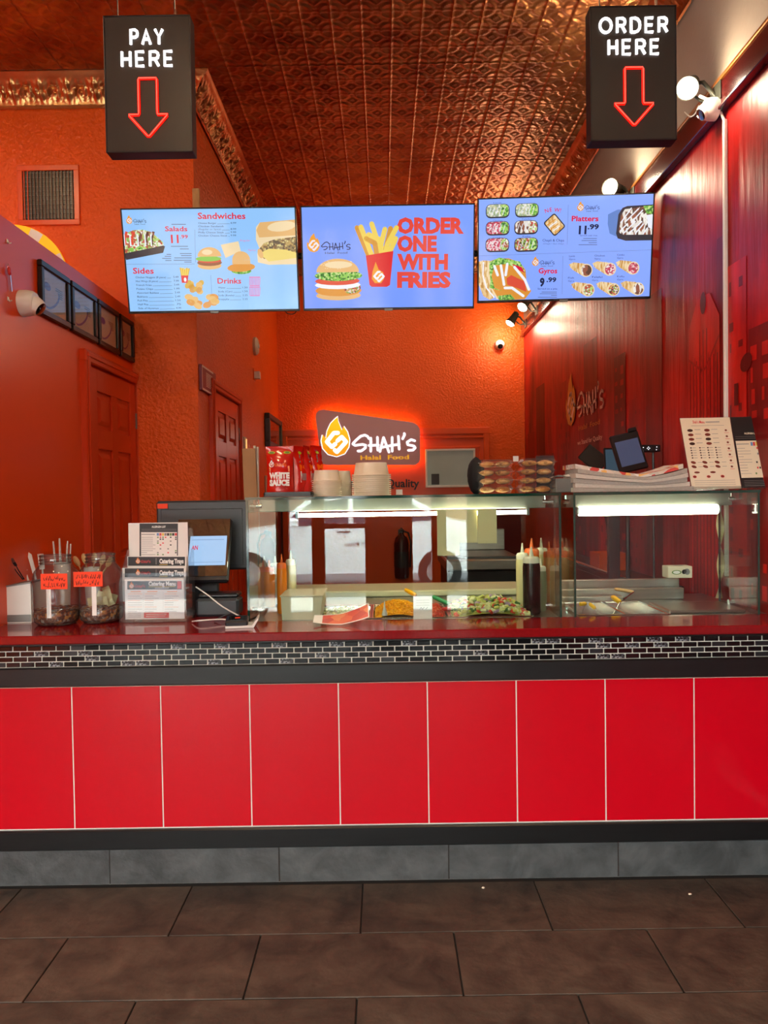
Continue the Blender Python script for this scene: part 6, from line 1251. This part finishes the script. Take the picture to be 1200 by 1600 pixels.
# fire extinguisher seen through the glass
v = atY(627, 862, YB); t = thing('fire_extinguisher', 'dark fire extinguisher hanging on the maroon lower wall', 'extinguisher', T(v.x, YB - .10, v.z - .27)); mat('ext_red', '3c0f10', rough=.3); mat('ext_label', '2a2a2c', rough=.5)
MB().lathe([(.03, 0), (.07, .012), (.075, .05), (.075, .36), (.06, .42), (.025, .45), (.02, .47)], 'ext_red', 24, capb=True).obj('cylinder', t, smooth=45); MB().lathe([(.0762, .12), (.0762, .28)], 'ext_label', 24).obj('label_band', t, smooth=45)
MB().box(-.02, -.02, .47, .02, .02, .51, 'dark_steel', ch=.004).obj('valve', t); MB().box(-.012, -.10, .51, .012, .01, .525, 'black_plastic', ch=.003, xf=T(0, 0, 0, 0, .1)).obj('lever', t); MB().tube([(.02, 0, .49), (.07, -.02, .47), (.095, -.03, .38), (.09, -.03, .22), (.085, -.03, .12)], .010, 'black_plastic', 8).obj('hose', t, smooth=60); MB().box(-.03, .074, .2, .03, .085, .5, 'dark_steel').obj('bracket', t)
# ------------------------------------------------------------------ kitchen fittings behind the food table
gr = thing('griddle', 'black and stainless steel griddle behind the food table', 'griddle', T(0, 0, 0)); gx0, gx1 = atY(700, 880, 2.3).x, atY(800, 880, 2.3).x + .05
MB().box(gx0, 2.3, .12, gx1, 2.95, .86, 'black_plastic', ch=.01).obj('body', gr); MB().box(gx0 - .02, 2.26, .86, gx1 + .02, 2.97, .93, 'steel', ch=.008).obj('front_rail', gr); MB().box(gx0, 2.34, .93, gx1, 2.95, .945, 'dark_steel', ch=.003).obj('hot_plate', gr); MB().box(gx0, 2.90, .945, gx1, 2.95, 1.10, 'steel', ch=.005).obj('splash_back', gr)
for k in range(3): MB().tube([(gx0 + .1 + .15 * k, 2.30, .74), (gx0 + .1 + .15 * k, 2.265, .74)], .025, 'dark_steel', 14).obj('knob', gr, smooth=40)
for x in (gx0 + .03, gx1 - .08):
    for y in (2.35, 2.87): MB().box(x, y, 0, x + .05, y + .05, .12, 'dark_steel').obj('leg', gr)
sw = thing('side_worktop', 'black worktop ledge along the mural wall', 'worktop', T(0, 0, 0)); MB().box(1.25, 1.0, .865, XR - .004, 3.6, .90, 'satin_black', ch=.005).obj('top', sw); MB().box(1.33, 1.02, 0, XR - .004, 3.58, .865, 'satin_black').obj('cabinet', sw); MB().tube([(1.252, 1.0, .912), (1.252, 3.6, .912)], .008, 'bright_steel', 8).obj('edge_rail', sw, smooth=50)
v = atY(932, 905, 1.6); t = thing('orange_crate', 'orange plastic crate on the ledge behind the hot pans', 'crate', T(1.26, 1.75, .901)); mat('crate_orange', 'd8580c', rough=.5); 
for x0, y0, x1, y1, h_ in ((0, 0, .17, .006, .10), (0, .194, .17, .2, .10), (0, .006, .006, .194, .10), (.164, .006, .17, .194, .10), (.006, .006, .164, .194, .006)): MB().box(x0, y0, 0, x1, y1, h_, 'crate_orange').obj('side', t)
# ordering tablets by the mural
yt = 1.15; tv_ = atY(983, 706, yt); t = thing('order_tablet', 'black tilted order tablet with a dim lilac screen on a stand', 'tablet', T(tv_.x, yt, tv_.z, .0, -.2, -.22)); emis('tablet_dim', '565c78', .55, .2)
MB().box(-.075, 0, -.10, .075, .018, .10, 'black_plastic', ch=.006).obj('casing', t); MB().box(-.058, -.0015, -.068, .062, .0005, .062, 'tablet_dim').obj('display', t); MB().box(.03, -.004, .098, .07, .022, .118, 'black_plastic', ch=.003).obj('clip', t)
s_ = MB(); s_.tube([(tv_.x, yt + .03, tv_.z - .02), (tv_.x + .01, yt + .06, .915)], .012, 'black_plastic', 8); s_.box(tv_.x - .05, yt + .01, .9005, tv_.x + .07, yt + .11, .915, 'black_plastic', ch=.003); o = s_.obj('stand', t, smooth=40); o.matrix_parent_inverse = t.matrix_world.inverted()
v = atY(928, 716, 1.5); t = thing('order_tablet', 'black tablet seen from behind, tilted like a diamond', 'tablet', T(v.x, 1.5, v.z, 0, -.3, .75)); MB().box(-.07, 0, -.055, .07, .012, .055, 'black_plastic', ch=.005).obj('casing', t); MB().box(-.02, .012, -.02, .02, .02, .02, 'dark_grey_plastic', ch=.003).obj('mount', t)
s_ = MB(); s_.tube([(v.x + .02, 1.53, v.z - .02), (1.30, 1.56, .90)], .009, 'black_plastic', 8); o = s_.obj('stand', t, smooth=40); o.matrix_parent_inverse = t.matrix_world.inverted()
v = atY(960, 720, 1.3); t = thing('order_tablet', 'grey-blue tablet standing upright behind the tilted tablet', 'tablet', T(v.x, 1.30, v.z, .1, -.1)); MB().box(-.055, 0, -.09, .055, .012, .07, 'black_plastic', ch=.004).obj('casing', t); emis('tablet_grey', '4c6272', .5, .3); MB().box(-.047, -.001, -.08, .047, .0005, .06, 'tablet_grey').obj('display', t)
s_ = MB(); s_.box(v.x - .03, 1.31, .90, v.x + .03, 1.345, v.z - .07, 'black_plastic', ch=.003); o = s_.obj('stand', t); o.matrix_parent_inverse = t.matrix_world.inverted()
v = atY(1016, 700, 1.15); t = thing('router', 'black box with a row of white lights beside the order tablet', 'router', T(v.x + .01, 1.17, v.z)); MB().box(-.05, 0, -.018, .05, .06, .018, 'black_plastic', ch=.004).obj('casing', t); emis('led_dot', 'f4f4ff', 1.5, .3)
for k, (x, z) in enumerate(((-.012, .006), (-.006, 0), (-.018, 0), (-.012, -.006), (.03, .006), (.028, -.008), (-.038, .004))): MB().blob((x, -.001, z), .0025, 'led_dot', 8, 4).obj('led', t)
MB().tube([(.03, .05, -.018), (.03, .05, -v.z + .902)], .006, 'black_plastic', 8).obj('post', t)
# ------------------------------------------------------------------ spot lamps on the rail, conduit
mat('lamp_dark', '3a3c34', rough=.4, metal=.3); mat('bulb_glow', 'ffffff', emit='fff4dc', es=22.0)
def spot(label, px, py, X, aim, watt, r=.055, y=None):
    v = atX(px, py, X) if y is None else atY(px, py, y); t = thing('spot_lamp', label, 'lamp', T(v.x, v.y, v.z)); d = (Vector(aim) - v).normalized(); Q = d.to_track_quat('Z', 'Y').to_matrix().to_4x4()
    MB().lathe([(.018, -.13), (.03, -.12), (.034, -.08), (r * .8, -.03), (r, -.008), (r, .004), (r * .94, .004)], 'lamp_dark', 24, capb=True, xf=Q).obj('shade', t, smooth=40); MB().lathe([(r * .94, -.004), (r * .7, .012), (0, .020)], 'bulb_glow', 24, xf=Q).obj('bulb', t, smooth=60)
    g_ = MB(); bk = Q @ Vector((0, 0, -.08)); wp = Vector((XR - .03 - v.x, 0, 3.03 - v.z)); g_.tube([bk, bk.lerp(wp, .5) + Vector((0, 0, .035)), wp], .009, 'lamp_dark', 8); g_.tube([bk + Vector((0, .02, -.02)), bk.lerp(wp, .5) + Vector((0, .02, -.035)), wp], .006, 'lamp_dark', 8); g_.obj('arm', t, smooth=50); MB().box(wp.x - .004, -.05, wp.z - .03, wp.x + .002, .05, wp.z + .05, 'lamp_dark', ch=.002).obj('wall_plate', t)
    ld = bpy.data.lights.new('spot_beam', 'POINT'); ld.energy = watt; ld.color = (1.0, .80, .55); ld.shadow_soft_size = .04
    lo = bpy.data.objects.new('spot_beam', ld); C.objects.link(lo); lo.parent = t; lo.matrix_local = Matrix.Translation(d * .07) @ (-d).to_track_quat('Z', 'Y').to_matrix().to_4x4()
spot('glowing spot lamp with a bent arm next to the dome camera on the mural rail', 1074, 138, 1.31, (.1, -1.2, 1.6), 9, .046)
spot('glowing spot lamp on the mural rail peeking over the screens', 953, 293, 1.31, (.2, .6, 2.9), 11, .05)
spot('glowing spot lamp on the mural rail just under the screens', 816, 480, 1.30, (.0, 3.2, 1.5), 5, .05)
spot('glowing spot lamp at the end of the mural rail by the back wall', 797, 505, 1.26, (.3, 4.6, 1.6), 9, .05, y=4.80)
zc0, zc1 = atX(1133, 186, XR - .01).z, 1.0; yc_ = atX(1133, 400, XR - .01).y
t = thing('conduit', 'thin white conduit running down the mural wall from the spot lamp', 'conduit', T(XR - .009, yc_, 0)); MB().box(-.008, -.009, 1.0, .0085, .009, zc0, 'white_plastic', ch=.003).obj('channel', t)
p1 = atX(1093, 150, 1.36); MB().tube([(p1.x - XR + .009, p1.y - yc_, p1.z), (-.05, (p1.y - yc_) * .5, p1.z - .03), (-.012, .02, zc0 + .05), (0, 0, zc0 - .01)], .006, 'white_plastic', 8).obj('cable', t, smooth=60)
cable('lamp_cable', 'thin white cable looping below the spot lamp', [atX(1070, 175, 1.42), atX(1078, 182, 1.42), atX(1086, 178, 1.42), atX(1092, 165, 1.42)], .003, 'white_plastic')
# ------------------------------------------------------------------ unseen flush ceiling lamps, all but the passage one added to brighten the room
mat('flush_glow', 'ffffff', emit='ffd9a8', es=65.0)
def flush(label, x, y, r=.17):
    t = thing('unseen_ceiling_lamp', label, 'lamp', T(x, y, ZC - .03)); MB().lathe([(r, .03), (r, 0), (r * .9, -.01)], 'white_plastic', 28).obj('ring', t, smooth=40); MB().lathe([(r * .9, -.008), (r * .6, -.02), (0, -.026)], 'flush_glow', 28).obj('diffuser', t, smooth=60)
flush('unseen round ceiling lamp added for light over the queue near the mural wall', .75, -1.9); flush('unseen round ceiling lamp added for light over the queue near the till', -.9, -1.9); flush('unseen round ceiling lamp added for light high over the food table', .1, .30, .14); flush('unseen round ceiling lamp added to brighten the kitchen behind the screens', .05, 4.15, .12); flush('round ceiling lamp in the passage beyond the partition', -2.35, .25)
# ------------------------------------------------------------------ white car parked outside, seen in reflections
mat('car_paint', 'f2f4f5', rough=.15, coat=.6); mat('car_glass', '3a4656', rough=.05, spec=.8); mat('tyre', '141414', rough=.8); mat('wheel_rim', 'b0b4b8', rough=.25, metal=.9)
car = thing('parked_car', 'white car parked on the street outside the shop windows', 'car', T(-.62, -9.1, -.13)); 
prof = [(-2.3, .32), (-2.25, .72), (-1.95, .92), (-1.1, 1.02), (-.55, 1.42), (.15, 1.52), (1.0, 1.46), (1.65, 1.10), (2.2, 1.0), (2.3, .6), (2.25, .3)]
MB().prism(prof, -.88, .88, 'car_paint').obj('body', car)
for sgn in (-1, 1):
    y = .883 * sgn; s2 = .006 * sgn
    for poly in ([(-.98, 1.03), (-.50, 1.37), (.08, 1.45), (.08, 1.05)], [(.16, 1.05), (.16, 1.45), (.95, 1.40), (1.45, 1.10)]): MB().prism(poly, y, y + s2, 'car_glass').obj('side_window', car)
    for x in (-1.45, 1.45):
        w_ = MB().lathe([(.31, -.10), (.33, -.08), (.33, .08), (.31, .10)], 'tyre', 28, capb=True, capt=True, xf=T(x, .80 * sgn, .33, 0, math.radians(90))).obj('wheel', car, smooth=40); MB().lathe([(.2, .105), (.05, .11), (0, .11)], 'wheel_rim', 20, xf=T(x, .80 * sgn, .33, 0, math.radians(90) * -sgn)).obj('wheel_rim', w_)
    MB().box(-.82, .88 * sgn, 1.02, -.66, 1.05 * sgn, 1.16, 'car_paint', ch=.03).obj('mirror', car)
    for x in (-.1, .85): MB().box(x, .88 * sgn, .93, x + .2, .90 * sgn, .955, 'wheel_rim', ch=.004).obj('door_handle', car)

# ------------------------------------------------------------------ small odds and ends
for px, py, lb in ((755, 1387, 'tiny pale crumb on the floor tile near the counter base'), (1078, 1397, 'tiny white crumb on the floor near the mural end')):
    v = atZ(px, py, .003); o = MB().blob((0, 0, 0), (.006, .004, .003), 'paper_cream', 8, 5, jit=.2).obj('crumb', smooth=60); o.location = (v.x, v.y, .0032); tag(o, lb, 'crumb')
v = atY(624, 775, .42); t = thing('price_clip', 'small white price clip on the glass shelf beside the bowls', 'clip', T(v.x, .42, ZG)); MB().box(-.014, 0, 0, .014, .012, .004, 'white_plastic', ch=.001).obj('foot', t); MB().box(-.013, .004, .004, .013, .006, .022, 'paper_white').obj('ticket', t)
cable('screen_cable', 'thin black cable loop hanging under the pale blue screen', [atY(446, 484, 1.45), atY(448, 489, 1.45), atY(456, 491, 1.45), atY(462, 488, 1.45), atY(463, 483, 1.45)], .0025, 'black_plastic')
